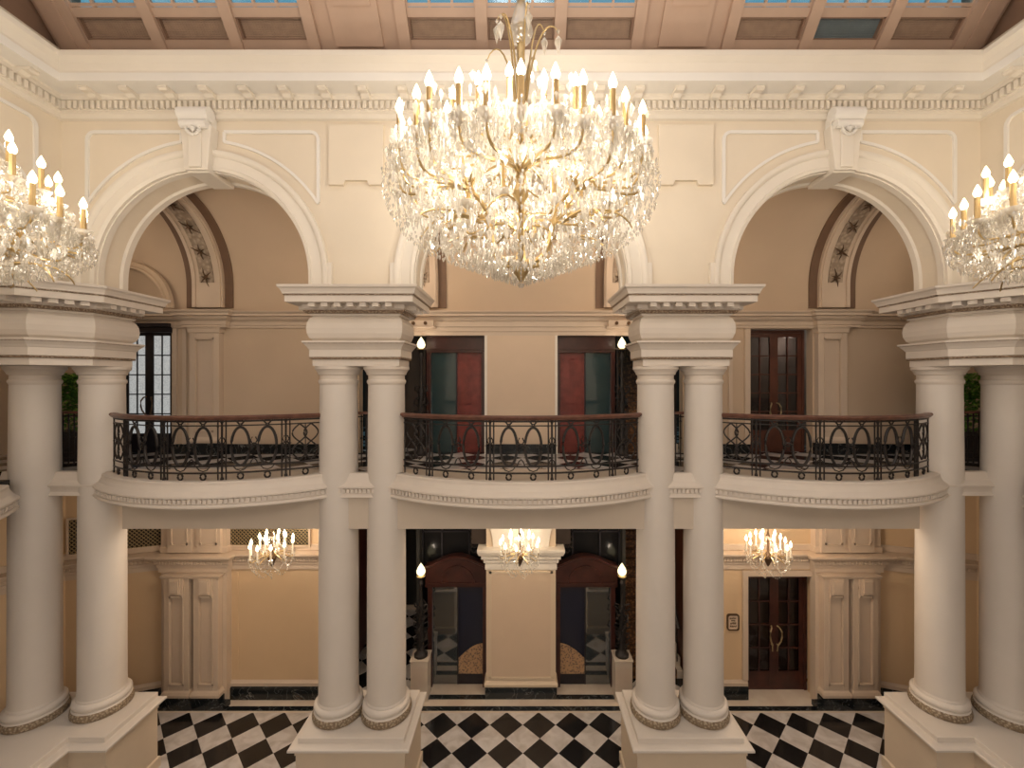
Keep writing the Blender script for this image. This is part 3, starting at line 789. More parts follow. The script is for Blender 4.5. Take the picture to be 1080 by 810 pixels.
# upper entablature band
UE = [(0,6.955),(.03,6.96),(.03,7.03),(.045,7.04),(.045,7.12),(.06,7.14),(.06,7.24),(.08,7.25),(.10,7.30),(.10,7.33),(.16,7.34),(.16,7.38),(.20,7.42),(.20,7.44),(0,7.45)]
US = [(0,7.11),(.025,7.115),(.025,7.16),(.04,7.17),(.04,7.24),(.08,7.27),(.10,7.30),(.10,7.33),(.16,7.34),(.16,7.38),(.20,7.42),(.20,7.44),(0,7.45)]
m = MB()
m.mould([(-9.3,REAR2),(-6.78,REAR2),(-6.78,REAR2-.12),(-5.95,REAR2-.12),(-5.95,REAR2),(-2.9,REAR2)], US)
m.mould([(-2.9,REAR2),(2.9,REAR2)], UE)
m.mould([(2.9,REAR2),(5.98,REAR2),(5.98,REAR2-.12),(6.78,REAR2-.12),(6.78,REAR2),(9.3,REAR2)], US)
trim(m, PINKST, 'moulded entablature band along the upper gallery wall')
for s in (-1,1):
    m = MB(); m.box(s*2.03-.28, s*2.03+.28, REAR2-.17, REAR2, 7.12, 7.25); m.box(s*2.03-.31, s*2.03+.31, REAR2-.18, REAR2, 7.10, 7.125)
    o = trim(m, PINKST, 'bracket block with two dark studs')
    mm = MB()
    for q in (-.12,.12): mm.lathe([(.035,0),(.035,.03)], (0,0,0), 10); mm.v[-20:] = [(s*2.03+q+x, REAR2-.17-z, 7.19+y) for x,y,z in mm.v[-20:]]
    mm.build('stud', BRONZE, o)
# upper pilasters
def pilaster(cx, w, y, z0, z1, label, group, cap=True, blk=.28, matl=PINKST, stepin=True):
    t = thing('pilaster', label, 'pilaster', (cx, y, z0), group)
    h = w/2; d = .13
    m = MB(); zt = z1-.02
    m.box(cx-h, cx-h*.62, y-d, y, z0+blk, zt); m.box(cx+h*.62, cx+h, y-d, y, z0+blk, zt)
    m.box(cx-h*.62, cx+h*.62, y-d, y, z0+blk, z0+blk+.22); m.box(cx-h*.62, cx+h*.62, y-d, y, zt-.2, zt)
    m.box(cx-h*.62, cx+h*.62, y-d+.05, y, z0+blk+.22, zt-.2)
    m.build('shaft', matl, t, bevel=.006)
    m = MB()
    x0, x1, a, b_ = cx-h*.62, cx+h*.62, z0+blk+.22, zt-.2
    for bx in ((x0,x0+.025,a,b_),(x1-.025,x1,a,b_),(x0,x1,a,a+.025),(x0,x1,b_-.025,b_)): m.box(bx[0],bx[1],y-d-.012,y-d+.04,bx[2],bx[3])
    m.build('panel_moulding', matl, t)
    m = MB(); m.mould(rect(cx-h,cx+h,y-d,y), [(0,z0+blk-.02),(.03,z0+blk),(.035,z0+blk+.05),(.02,z0+blk+.09),(.0,z0+blk+.12)], True, True); m.build('base', matl, t)
    m = MB(); m.mould(rect(cx-h,cx+h,y-d,y-.04), [(.035,z0),(.035,z0+blk-.03),(.03,z0+blk-.01)], True, True); m.build('plinth_block', BLACKM, t, label='black veined marble plinth block')
    if cap:
        m = MB(); m.box(cx-h*.42, cx+h*.42, y-d-.05, y-d+.02, z1-.34, z1-.05); m.box(cx-h*.34, cx+h*.34, y-d-.065, y-d, z1-.31, z1-.08)
        for q in (-1,1): m.box(cx+q*h*.5-.02, cx+q*h*.5+.02, y-d-.03, y-d+.02, z1-.40, z1-.03)
        m.box(cx-h*.5, cx+h*.5, y-d-.03, y-d+.02, z1-.40, z1-.36)
        m.mould(rect(cx-h,cx+h,y-d,y), [(0,z1-.06),(.03,z1-.05),(.045,z1-.01),(.045,z1)], True, True)
        m.build('capital', matl, t)
    else:
        m = MB(); m.mould(rect(cx-h,cx+h,y-d,y), [(0,z1-.12),(.02,z1-.11),(.025,z1-.04),(.045,z1)], True, True); m.build('capital', matl, t)
    return t
pilaster(-6.37, .60, REAR2, FLOOR2, 7.12, 'beige upper pilaster right of the frosted window', 'upper gallery pilasters', False, .24)
pilaster(6.27, .58, REAR2, FLOOR2, 7.12, 'beige upper pilaster right of the upper wooden door', 'upper gallery pilasters', False, .24)
m = MB()
for x0, x1 in ((-7.08,-7.0),(-6.88,-6.80),(4.22,4.30),(4.55,4.66)): m.box(x0,x1,REAR2-.04,REAR2,FLOOR2+.2,7.10)
trim(m, PINKST, 'door and panel trim of the upper wall')
m = MB()
for x0, x1 in ((-7.08,-3.32),(-.74,.74),(3.32,4.66),(5.96,9.3)): m.box(x0,x1,REAR2-.035,REAR2,FLOOR2,FLOOR2+.2)
m.build('baseboard_upper', BLACKM, kind='structure')
# blind arch over the frosted window
m = MB(); m.archsweep(PX(139,8.8), 7.50, [(.80,REAR2-.10),(.80,REAR2-.2),(.84,REAR2-.2),(.86,REAR2-.16),(.93,REAR2-.16),(.95,REAR2-.10)], 24)
trim(m, TAN, 'small arch moulding over the frosted window', True)
# vault ribs
for s in (-1,1):
    for (xa, xb, nm) in ((5.86,6.80,'outer'),(1.52,2.46,'inner')):
        def sweep(x0, x1, d0, d1, a0=.0, a1=PI/2, n=20, zfoot=7.52):
            mm = MB(); pts = []
            for k in range(n+1):
                a = a0+(a1-a0)*k/n
                pts.append((a,))
            inn = [(VC+(VA-d1)*math.cos(a[0]), VZ+(VB-d1)*math.sin(a[0])) for a in pts]; out_ = [(VC+(VA-d0)*math.cos(a[0]), VZ+(VB-d0)*math.sin(a[0])) for a in pts]
            if a0 == 0: inn = [(inn[0][0], zfoot)]+inn; out_ = [(out_[0][0], zfoot)]+out_
            nn = len(inn); xs = sorted((s*x0, s*x1)); vs = []
            for i in range(nn):
                for x, q in ((xs[0],out_[i]),(xs[0],inn[i]),(xs[1],inn[i]),(xs[1],out_[i])): vs.append((x, q[0], q[1]))
            mm.add(vs, [(i*4+k, i*4+(k+1)%4, (i+1)*4+(k+1)%4, (i+1)*4+k) for i in range(nn-1) for k in range(4)]+[(0,1,2,3),(nn*4-1,nn*4-2,nn*4-3,nn*4-4)])
            return mm
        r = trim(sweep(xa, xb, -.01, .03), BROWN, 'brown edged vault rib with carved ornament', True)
        w = xb-xa
        mm = sweep(xa+.16, xb-.16, .02, .10); mm.build('rib_moulding', PINKST, r, smooth=True)
        mm = sweep(xa+.19, xa+.25, .09, .13); q2 = sweep(xb-.25, xb-.19, .09, .13); mm.add(q2.v, q2.f); mm.build('rib_bead', PINKST, r, smooth=True)
        mm = sweep(xa+.33, xb-.33, .09, .115, a0=.05); mm.build('carved_panel', RELIEF, r, smooth=True)
        for a in (.12, .48, .84, 1.2):
            y0, z0 = VC+(VA-.13)*math.cos(a), VZ+(VB-.13)*math.sin(a); cx = s*(xa+xb)/2; mm = MB()
            ty, tz = -math.sin(a), math.cos(a)
            for k in range(6):
                an = 2*PI*k/6+.5+2.3*a; l = .10+.09*((k*7+int(a*10)) % 3)/2
                e = (cx+l*math.cos(an), y0+ty*l*math.sin(an)+.03*math.cos(a)*0, z0+tz*l*math.sin(an))
                mm.tube([(cx,y0,z0), ((cx+e[0])/2, (y0+e[1])/2-.02, (z0+e[2])/2-.01), e], .022, 5, r1=.004)
            mm.octa((cx,y0-.01,z0), .04, .09); mm.build('bronze_leaf', BRONZE, r)
MB().box(-10.5,-10.4,-4,13.8,-.7,11.3).build('wall_side_left', TAN, kind='structure')
MB().box(10.4,10.5,-4,13.8,-.7,11.3).build('wall_side_right', TAN, kind='structure')
MB().box(-10.5,10.5,-4.2,-4.0,-.7,16).build('wall_front', CREAM, kind='structure')
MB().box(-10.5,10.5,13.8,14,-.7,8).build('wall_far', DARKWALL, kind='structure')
m = MB()
for sgn in (-1,1):
    xs = sorted((sgn*7.83,sgn*10.4)); m.box(xs[0],xs[1],-4,7.3,9.45,9.55)
m.build('ceiling.005', TAN, kind='structure', label='side gallery ceilings')
for s, nm in ((-1,'left'),(1,'right')):
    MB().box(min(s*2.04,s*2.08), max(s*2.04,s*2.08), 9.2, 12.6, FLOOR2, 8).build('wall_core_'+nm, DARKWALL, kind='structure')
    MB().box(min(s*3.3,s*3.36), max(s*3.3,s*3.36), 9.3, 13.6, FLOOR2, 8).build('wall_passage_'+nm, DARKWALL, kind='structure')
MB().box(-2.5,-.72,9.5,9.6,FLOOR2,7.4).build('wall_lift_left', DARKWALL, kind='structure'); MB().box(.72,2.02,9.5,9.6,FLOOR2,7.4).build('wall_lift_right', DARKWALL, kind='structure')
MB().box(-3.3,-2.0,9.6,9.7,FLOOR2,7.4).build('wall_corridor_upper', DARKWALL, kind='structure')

# lower rear wall
low(True)
m = MB()
wall_open(m, -6.8, 6.8, 0, 4.4, REAR1, REAR1+.2, [(-3.3,3.3,0,4.4),(4.31,5.575,0,2.33)])
m.build('wall_rear_lower', TANLOW, kind='structure')
for s, nm in ((-1,'left'),(1,'right')):
    pl = [(-6.75,8.2),(-8.15,7.72),(-9.45,6.5),(-9.45,6.9),(-8.3,8.1),(-6.75,8.45)]
    if s > 0: pl = mirror_poly(pl)
    MB().prism_z(pl, 0, 4.4).build('wall_angle_'+nm, TANLOW, kind='structure')
LE = [(0,2.46),(.03,2.47),(.03,2.56),(.05,2.57),(.05,2.62),(.08,2.64),(.08,2.70),(.12,2.71),(.14,2.75),(.17,2.77),(.17,2.80),(0,2.82)]
pathL = [(-9.4,6.5),(-8.15,7.72),(-6.72,8.2),(-6.72,8.06),(-5.50,8.06),(-5.50,8.2),(-3.32,8.2)]
for s in (-1,1):
    pl = pathL if s < 0 else mirror_poly(pathL)
    m = MB(); m.mould(pl, LE); m.mould(pl, [(0,2.82),(.015,2.83),(.015,2.93),(0,2.94)])
    for i in range(len(pl)-1):
        p, q = Vector(pl[i]), Vector(pl[i+1]); L = (q-p).length
        if L < .3: continue
        d = (q-p)/L; nn = Vector((d.y,-d.x)); k = .03
        while k < L-.03:
            c = p+d*k; a = [c+d*(-.015)+nn*.04, c+d*.015+nn*.04, c+d*.015+nn*.10, c+d*(-.015)+nn*.10]; m.prism_z([(v.x,v.y) for v in a], 2.645, 2.695); k += .06
    trim(m, PINKST, 'moulded lower cornice with dentils')
    for a, b_ in (((0,2),(5,7)) if s < 0 else ((0,2),(4,7))):
        pass
    segs = [pl[:3], pl[-2:]] if s < 0 else [pl[:2], pl[-3:]]
    m = MB(); ms = MB()
    for sg in segs:
        if s > 0 and sg[0][0] < 4: 
            for pr in ([(3.32,8.2),(4.30,8.2)], [(5.5,8.2),(5.5,8.2)]):
                if pr[0] != pr[1]: m.mould(pr, [(0,0),(.05,0),(.05,.22),(.03,.24),(0,.24)]); ms.mould(pr, [(0,.24),(.03,.25),(.03,.31),(.015,.33),(0,.36)])
        else:
            m.mould(sg, [(0,0),(.05,0),(.05,.22),(.03,.24),(0,.24)]); ms.mould(sg, [(0,.24),(.03,.25),(.03,.31),(.015,.33),(0,.36)])
    m.build('baseboard_left' if s < 0 else 'baseboard_right', BLACKM, kind='structure'); trim(ms, PINKST, 'base moulding')
    m = MB(); xs = sorted((s*5.50, s*6.72)); m.box(xs[0], xs[1], 8.06, 8.21, 0, 4.4)
    MB().box(*sorted((s*5.42,s*6.74)), 7.89, 8.05, 0, .10).build('trim_slab', BLACKM, kind='structure', label='black marble slab under the paired pilasters')
    trim(m, PINKST, 'projecting wall strip behind the paired pilasters').data.materials[0] = PINKST
    for q, xc in enumerate((6.34, 5.80)):
        pilaster(s*xc, .46, 8.06, 0, 2.46, ('outer','inner')[q]+' of the two lower pilasters in the '+('left' if s < 0 else 'right')+' bay', 'lower paired pilasters', True, .22)
        m = MB(); x0, x1 = s*xc-.22, s*xc+.22; m.box(x0, x1, 8.0, 8.07, 2.85, 4.4)
        for bx in ((x0+.06,x0+.085,3.0,3.9),(x1-.085,x1-.06,3.0,3.9),(x0+.1,x1-.1,2.98,3.0),(x0+.06,x0+.1,3.0,3.04),(x1-.1,x1-.06,3.0,3.04)): m.box(bx[0],bx[1],7.985,8.0,bx[2],bx[3])
        trim(m, PINKST, 'panelled attic strip above a pilaster')
# brass lattice grilles
def lattice(cx, cy, w, z0, z1, label, ang=0.0):
    t = thing('wall_grille', label, 'grille', (cx, cy, z0), 'lattice wall grilles')
    ca, sa = math.cos(ang), math.sin(ang)
    def tr(m):
        m.v = [(cx+x*ca-y*sa, cy+x*sa+y*ca, z) for x, y, z in m.v]; return m
    h = z1-z0
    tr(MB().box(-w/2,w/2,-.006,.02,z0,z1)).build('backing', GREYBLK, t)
    m = MB()
    for bx in ((-w/2,w/2,z0-.03,z0),(-w/2,w/2,z1,z1+.03),(-w/2-.03,-w/2,z0-.03,z1+.03),(w/2,w/2+.03,z0-.03,z1+.03)): m.box(bx[0],bx[1],-.03,.02,bx[2],bx[3])
    tr(m).build('frame', PINKST, t)
    m = MB(); st = .07; k = -h
    while k < w:
        for dr in (1,-1):
            xa, xb = k, k+h
            za, zb = (z0, z1) if dr == 1 else (z1, z0)
            x0c, x1c = max(xa,0), min(xb,w)
            if x1c-x0c > .01:
                zz0 = za+(zb-za)*(x0c-xa)/h; zz1 = za+(zb-za)*(x1c-xa)/h
                m.tube([(-w/2+x0c,-.014,zz0),(-w/2+x1c,-.014,zz1)], .0085, 4)
        k += st
    tr(m).build('lattice', BRASSLAT, t)
lattice((PX(237,8.19)+PX(328,8.19))/2, 8.18, PX(328,8.19)-PX(237,8.19)-.06, 2.93, 3.55, 'brass lattice grille behind the small chandelier in the left bay')
lattice(-7.45, 7.95, 1.36, 2.93, 3.55, 'brass lattice grille on the angled wall at lower left', math.atan2(.48,1.4))
# lower ochre panels
m = MB()
for x0,x1,z0,z1 in ((-5.40,-3.6,.55,2.40),): 
    m.box(x0,x0+.03,8.185,8.2,z0,z1); m.box(x1-.03,x1,8.185,8.2,z0,z1)
trim(m, TANLOW)
# wall panel seen right of the right corner column
m = MB(); 
# lower centre pier
t = thing('lift_pier', 'cream panelled pier between the two lower lifts', 'pier', (0,8.4,0))
m = MB(); m.box(-.66,.66,8.20,8.9,.22,4.34); m.build('body', PIERM, t)
m = MB(); m.box(-.56,.56,8.185,8.2,.42,2.38); m.build('panel', PANELTAN, t)
m = MB()
for bx in ((-.60,-.56,.40,2.42),(.56,.60,.40,2.42),(-.60,.60,.38,.42),(-.60,.60,2.38,2.42)): m.box(bx[0],bx[1],8.175,8.2,bx[2],bx[3])
m.mould(rect(-.66,.66,8.2,8.9), [(0,.22),(.03,.23),(.04,.28),(.015,.32),(0,.34)], True)
m.build('panel_moulding', PIERM, t)
m = MB(); m.box(-.68,.68,8.17,8.9,0,.22); m.build('plinth', BLACKM, t)
m = MB(); m.mould(rect(-.66,.66,8.2,8.9), [(0,2.44),(.02,2.46),(.02,2.58),(.05,2.60),(.05,2.66),(.09,2.68),(.09,2.74),(.13,2.76),(.16,2.83),(.16,2.88),(0,2.89)], True, True)
for k in range(20): m.box(-.66+k*.068,-.63+k*.068,8.10,8.16,2.69,2.735)
m.build('capital', CREAM2, t)
m = MB(); pts = []
for k in range(13):
    f = k/12; pts.append((.78-.0-.34*math.sin(f*PI/2)+.0, 2.89+.9*f))
n_ = [(.53+.50*(1-math.cos(PI/2*k/12)), 2.89+.78*math.sin(PI/2*k/12)) for k in range(13)]
m.prism_y([(-x,z) for x,z in n_]+[(x,z) for x,z in reversed(n_)], 8.16, 8.9)
m.build('vault_springer', CREAM2, t, smooth=True)
MB().box(-.95,.95,8.3,8.35,2.9,4.4).build('trim_9', DARKWALL, kind='structure')

# ------------------------------------------------------------------ lifts
def lift(x0, x1, y, z0, zs, zp, label, low, flip):
    cx = (x0+x1)/2; w = x1-x0
    t = thing('lift_entrance', label, 'lift', (cx, y, z0), 'mahogany lift entrances')
    for a, b_ in ((x0-.06, x0+.03), (x1-.03, x1+.06)): MB().box(a, b_, y-.08, y+.1, z0, zs).build('jamb', MAHOG, t, bevel=.01)
    xm = cx
    if low:
        n = 20; top = [(x0-.10+(w+.2)*k/n, zp-.19+.19*math.sin(PI*k/n)**1.5) for k in range(n+1)]
        MB().prism_y([(x0-.10,zs-.06)]+top+[(x1+.10,zs-.06)], y-.09, y+.08).build('pediment', MAHOG, t)
        m = MB(); 
        mp = [(p[0],y-.10,p[1]-.02) for p in top]; m.tube(mp, .028, 6)
        m.archsweep(cx, zs+.03, [(.30,y-.07),(.30,y-.115),(.34,y-.115),(.34,y-.07)], 20); m.box(x0-.06,x1+.06,y-.11,y-.05,zs-.03,zs+.03)
        m.build('pediment_moulding', MAHOG, t)
        a, b_ = (x0+.03, xm) if not flip else (xm, x1-.03)
        MB().box(a, b_, y, y+.03, z0+.02, zs-.02).build('mirror_panel', MIRROR, t, label='dark mirrored glass panel')
        a2, b2 = (xm, x1-.03) if not flip else (x0+.03, xm)
        MB().box(a2, b2, y+.01, y+.04, z0+.02, zs-.02).build('door_panel', NAVY, t, label='navy blue door panel')
        # half fan at the foot
        ww = b2-a2; pts = []
        for k in range(13):
            f = k/12; xx = a2+ww*f if not flip else b2-ww*f
            pts.append((xx, z0+.52+.30*math.sin(f*PI/2)**1.0*1.0))
        base = [(pts[-1][0], z0+.22), (pts[0][0], z0+.22)]
        MB().prism_y(pts+base, y-.002, y+.012).build('fan_panel', FANPAT, t, label='orange patterned half fan')
        MB().box(a2, b2, y-.004, y+.02, z0+.02, z0+.22).build('kick_plate', DARKST, t)
        MB().box(x0+.2, x1-.05, y-.03, y, zs-.045, zs-.02).build('header_strip', GILT, t)
        MB().box(xm-.012, xm+.012, y-.012, y+.03, z0+.02, zs-.02).build('centre_stile', DARKST, t)
    else:
        m = MB(); m.box(x0-.06, x1+.06, y-.09, y+.1, zs, zp); m.box(x0-.09,x1+.09,y-.13,y+.05,zp-.07,zp); m.box(x0-.1,x1+.1,y-.12,y,zs+.06,zs+.09)
        m.build('header', MAHOG, t)
        a, b_ = (x0+.03, xm) if not flip else (xm, x1-.03)
        MB().box(a, b_, y, y+.03, z0, zs).build('glass_panel', TEAL, t, label='teal tinted glass panel')
        a2, b2 = (xm, x1-.03) if not flip else (x0+.03, xm)
        m = MB(); m.box(a2, b2, y+.01, y+.05, z0, zs)
        ww = b2-a2
        for (u0,u1,v0,v1) in ((.1,.9,.08,.42),(.1,.48,.48,.94),(.52,.9,.48,.94)):
            za, zb = z0+(zs-z0)*v0, z0+(zs-z0)*v1; xa, xb = a2+ww*u0, a2+ww*u1
            for bx in ((xa,xa+.025,za,zb),(xb-.025,xb,za,zb),(xa,xb,za,za+.025),(xa,xb,zb-.025,zb)): m.box(bx[0],bx[1],y-.004,y+.02,bx[2],bx[3])
        m.build('door_panel', MAHOGR, t, label='red mahogany door panel')
        MB().box(xm-.015, xm+.015, y-.015, y+.03, z0, zs).build('centre_stile', DARKST, t)
    return t
zl = PZ(614,8.57)
lift(PX(455,8.57), PX(511,8.57), 8.57, 0, zl, PZ(586,8.5), 'lower lift entrance left of the cream pier', True, False)
lift(PX(589,8.57), PX(645,8.57), 8.57, 0, zl, PZ(586,8.5), 'lower lift entrance right of the cream pier', True, True)
low(False)
lift(PX(453.5,9.0), PX(509.5,9.0), 9.0, FLOOR2, PZ(372,9.0), PZ(352,9.0), 'upper lift entrance left of the beige panel', False, False)
lift(PX(589,9.0), PX(645,9.0), 9.0, FLOOR2, PZ(372,9.0), PZ(352,9.0), 'upper lift entrance right of the beige panel', False, True)
low(True)
# dark glazed transoms above the lower lifts
for s, nm in ((-1,'left'),(1,'right')):
    t = thing('transom_screen', 'dark glazed transom above the %s lower lift' % nm, 'transom', (s*1.3,8.75,2.5), 'transoms above the lifts')
    xs = sorted((s*.68, s*1.99)); MB().box(xs[0], xs[1], 8.74, 8.76, 2.3, 4.4).build('glass', SMOKE, t)
    m = MB()
    for f in (.0,.28,.7,1.0): x = xs[0]+(xs[1]-xs[0])*(f if s > 0 else 1-f); m.box(x-.015,x+.015,8.71,8.75,2.3,4.4)
    m.box(xs[0],xs[1],8.71,8.75,2.98,3.01); m.box(xs[0],xs[1],8.71,8.75,3.6,3.63); m.build('mullion', DARKST, t)
    m = MB(); x = s*.92                                  # small iron scroll ornament beside the pier
    for k in range(3):
        m.tube([(x+.1*math.cos(a)*(1-.1*a), 8.5, 2.72+k*.1+.07*math.sin(a)) for a in [j*.5 for j in range(13)]], .014, 5)
    m.build('iron_scroll', IRON, t)
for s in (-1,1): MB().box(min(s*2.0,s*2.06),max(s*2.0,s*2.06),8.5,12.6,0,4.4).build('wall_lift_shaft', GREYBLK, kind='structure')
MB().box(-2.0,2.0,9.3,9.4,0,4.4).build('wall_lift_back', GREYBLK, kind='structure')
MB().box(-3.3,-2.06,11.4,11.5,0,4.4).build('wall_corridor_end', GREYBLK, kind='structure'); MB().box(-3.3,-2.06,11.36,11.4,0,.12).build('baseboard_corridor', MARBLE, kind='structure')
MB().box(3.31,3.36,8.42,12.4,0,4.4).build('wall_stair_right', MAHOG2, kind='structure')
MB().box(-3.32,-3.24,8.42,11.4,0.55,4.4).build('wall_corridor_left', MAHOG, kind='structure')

# ------------------------------------------------------------------ newel lamps
def lamp_post(x, y, z0, zpl, zf, label):
    t = thing('lamp_post', label, 'lamp', (x, y, z0), 'iron lamp posts beside the lifts')
    if zpl > z0+.02: MB().mould(rect(x-.16,x+.16,y-.16,y+.16), [(.0,z0),(0,zpl-.03),(.015,zpl-.02),(.015,zpl)], True, True).build('plinth', MARBLE, t, label='cream marble plinth')
    zb = zf-.10; h = zb-zpl
    m = MB(); m.lathe([(.13,zpl),(.13,zpl+.04),(.09,zpl+.08),(.06,zpl+.15),(.085,zpl+.3*h),(.05,zpl+.40*h),(.075,zpl+.46*h),(.045,zpl+.54*h),(.07,zpl+.60*h),(.035,zpl+.66*h),(.028,zpl+.9*h),(.05,zpl+.93*h),(.03,zb-.03),(.06,zb),(.07,zb+.02)], (x,y,0), 14)
    m.build('post', IRON, t, smooth=True)
    m = MB()
    for k in range(5):
        for q in range(4):
            a = q*PI/2+k*.6; zz = zpl+.1*h+k*.12*h
            m.tube([(x+.05*math.cos(a),y+.05*math.sin(a),zz), (x+.15*math.cos(a+.3),y+.15*math.sin(a+.3),zz+.04*h), (x+.13*math.cos(a+.6),y+.13*math.sin(a+.6),zz+.09*h), (x+.06*math.cos(a+.5),y+.06*math.sin(a+.5),zz+.07*h)], .016, 5)
    m.build('scroll_ornament', IRON, t)
    MB().lathe([(.06,zb+.02),(.085,zb+.03),(.085,zb+.045),(.05,zb+.05)], (x,y,0), 14).build('lamp_cup', GILT, t, smooth=True)
    MB().lathe([(.03,zb+.045),(.075,zb+.085),(.085,zb+.13),(.065,zb+.19),(.03,zb+.245),(.004,zb+.285)], (x,y,0), 14).build('lamp_glass', LAMPG, t, smooth='full', label='lit flame shaped glass')
    lamp('lamp_post_light', (x, y-.12, zb+.18), 5, WARM, .05)
lamp_post(PX(444,8.26), 8.26, 0, PZ(697,8.1), PZ(604,8.26), 'lower iron lamp post left of the left lift')
lamp_post(PX(656,8.26), 8.26, 0, PZ(697,8.1), PZ(604,8.26), 'lower iron lamp post right of the right lift')
low(False)
lamp_post(PX(444.5,8.65), 8.62, FLOOR2, FLOOR2, PZ(365,8.62), 'upper gallery lamp post left of the left lift')
lamp_post(PX(655.5,8.65), 8.62, FLOOR2, FLOOR2, PZ(365,8.62), 'upper gallery lamp post right of the right lift')

# ------------------------------------------------------------------ doors, window
def glazed_door(n, x0, x1, y, z0, z1, label, leafmat, pane, rows, kick, handle, cols_=2, kind='door'):
    m = MB(); fw = .05
    m.box(x0,x0+fw,y-.04,y+.06,z0,z1); m.box(x1-fw,x1,y-.04,y+.06,z0,z1); m.box(x0+fw,x1-fw,y-.04,y+.06,z1-fw*1.3,z1)
    d = m.build('%s_%d' % (kind, n), leafmat, kind='structure', label=label)
    xm = (x0+x1)/2
    for a, b_, sg in ((x0+fw, xm, -1), (xm, x1-fw, 1)):
        q = MB(); st = .085; zt = z1-fw*1.3; zb = z0+kick
        q.box(a,a+st,y-.02,y+.03,z0,zt); q.box(b_-st,b_,y-.02,y+.03,z0,zt); q.box(a+st,b_-st,y-.018,y+.028,zt-st,zt); q.box(a+st,b_-st,y-.018,y+.028,z0+.005,zb)
        for k in range(1,cols_): x = a+st+(b_-a-2*st)*k/cols_; q.box(x-.012,x+.012,y-.015,y+.025,zb,zt-st)
        for k in range(1,rows): z = zb+(zt-st-zb)*k/rows; q.box(a+st,b_-st,y-.015,y+.025,z-.012,z+.012)
        lf = q.build('door_leaf' if kind == 'door' else 'casement', leafmat, d)
        MB().box(a+st,b_-st,y,y+.008,zb,zt-st).build('pane', pane, lf)
        hx = xm+sg*.055; zc = z0+(z1-z0)*handle
        h = MB(); h.tube([(hx,y-.02,zc+.18),(hx+sg*.02,y-.07,zc+.17),(hx+sg*.055,y-.09,zc+.10),(hx+sg*.06,y-.09,zc),(hx+sg*.04,y-.085,zc-.09),(hx,y-.07,zc-.17),(hx,y-.02,zc-.18)], .015, 6)
        h.tube([(hx,y-.06,zc-.17),(hx-sg*.01,y-.045,zc-.30)], .012, 6)
        h.build('door_handle', BRASSLAT if kind == 'door' else BRONZE, lf, smooth=True, label='curved bronze handle')
    return d
low(False)
glazed_door(1, 4.68, 5.94, 9.08, FLOOR2, 7.10, 'mahogany double door with glass panes in the right upper bay', MAHOG2, DOORGLASS, 5, .45, .33)
low(True)
glazed_door(2, 4.32, 5.57, 8.45, 0, 2.33, 'dark mahogany double door with glass panes in the right lower bay', MAHOG, DOORGLASS, 4, .36, .46)
low(False)
glazed_door(1, -8.26, -7.13, 8.95, FLOOR2, 7.12, 'dark framed frosted glass window door in the left upper bay', DARKST, FROST, 5, .4, .38, kind='window')
m = MB(); m.box(-8.4,-7.10,REAR2-.12,REAR2-.05,7.13,7.20); m.box(-8.36,-7.11,REAR2-.04,REAR2+.02,7.02,7.13); trim(m, DARKST, 'dark cornice over the frosted window')
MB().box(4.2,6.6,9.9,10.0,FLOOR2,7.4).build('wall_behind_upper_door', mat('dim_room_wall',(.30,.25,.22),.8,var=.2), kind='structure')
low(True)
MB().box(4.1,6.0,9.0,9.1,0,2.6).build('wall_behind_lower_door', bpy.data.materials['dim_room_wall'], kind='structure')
m = MB()
for x0,x1,z0,z1 in ((4.20,4.30,.37,2.335),(4.20,5.50,2.335,2.44)): m.box(x0,x1,8.16,8.2,z0,z1)
for x0,x1 in ((3.45,3.48),): m.box(x0,x1,8.18,8.2,.4,2.4)
trim(m, PINKST, 'architrave round the lower door')
lamp('room_light', (5.6, 8.85, 2.4), 1.2, SOFT, .08)
# sign
t = thing('wall_sign', 'small framed brown plaque left of the lower wooden door', 'sign', (PX(773,8.18),8.18,PZ(656,8.18)))
sx, sz = PX(773.2,8.18), PZ(656.3,8.18)
def rr(w, h, r):
    return [(sx+sg1*(w-r)+r*math.cos(a), sz+sg2*(h-r)+r*math.sin(a)) for sg1, sg2, a00 in ((1,1,0),(-1,1,PI/2),(-1,-1,PI),(1,-1,1.5*PI)) for a in (a00, a00+PI/4, a00+PI/2)]
o_, i_ = rr(.115,.155,.04), rr(.092,.132,.03)
m = MB(); n = len(o_); vs = [(x,y,z) for P_ in (o_,i_) for y in (8.17,8.2) for x,z in P_]
vs = [(x,8.2,z) for x,z in o_]+[(x,8.165,z) for x,z in o_]+[(x,8.165,z) for x,z in i_]+[(x,8.185,z) for x,z in i_]
m.add(vs, [(j*n+i,j*n+(i+1)%n,(j+1)*n+(i+1)%n,(j+1)*n+i) for j in range(3) for i in range(n)]); m.build('frame', BRONZE, t)
MB().prism_y(rr(.095,.135,.03), 8.18, 8.195).build('plate', PANELTAN, t)
m = MB()
for z, w, hh in ((.075,.13,.02),(.03,.07,.016),(-.02,.105,.022),(-.075,.12,.02)):
    k = -w/2; 
    while k < w/2-.006:
        ww = random.uniform(.008,.018); m.box(sx+k, sx+k+ww, 8.176, 8.181, sz+z-hh*random.uniform(.5,1), sz+z+hh*random.uniform(.5,1)); k += ww+.006
m.build('lettering', BRONZE, t)

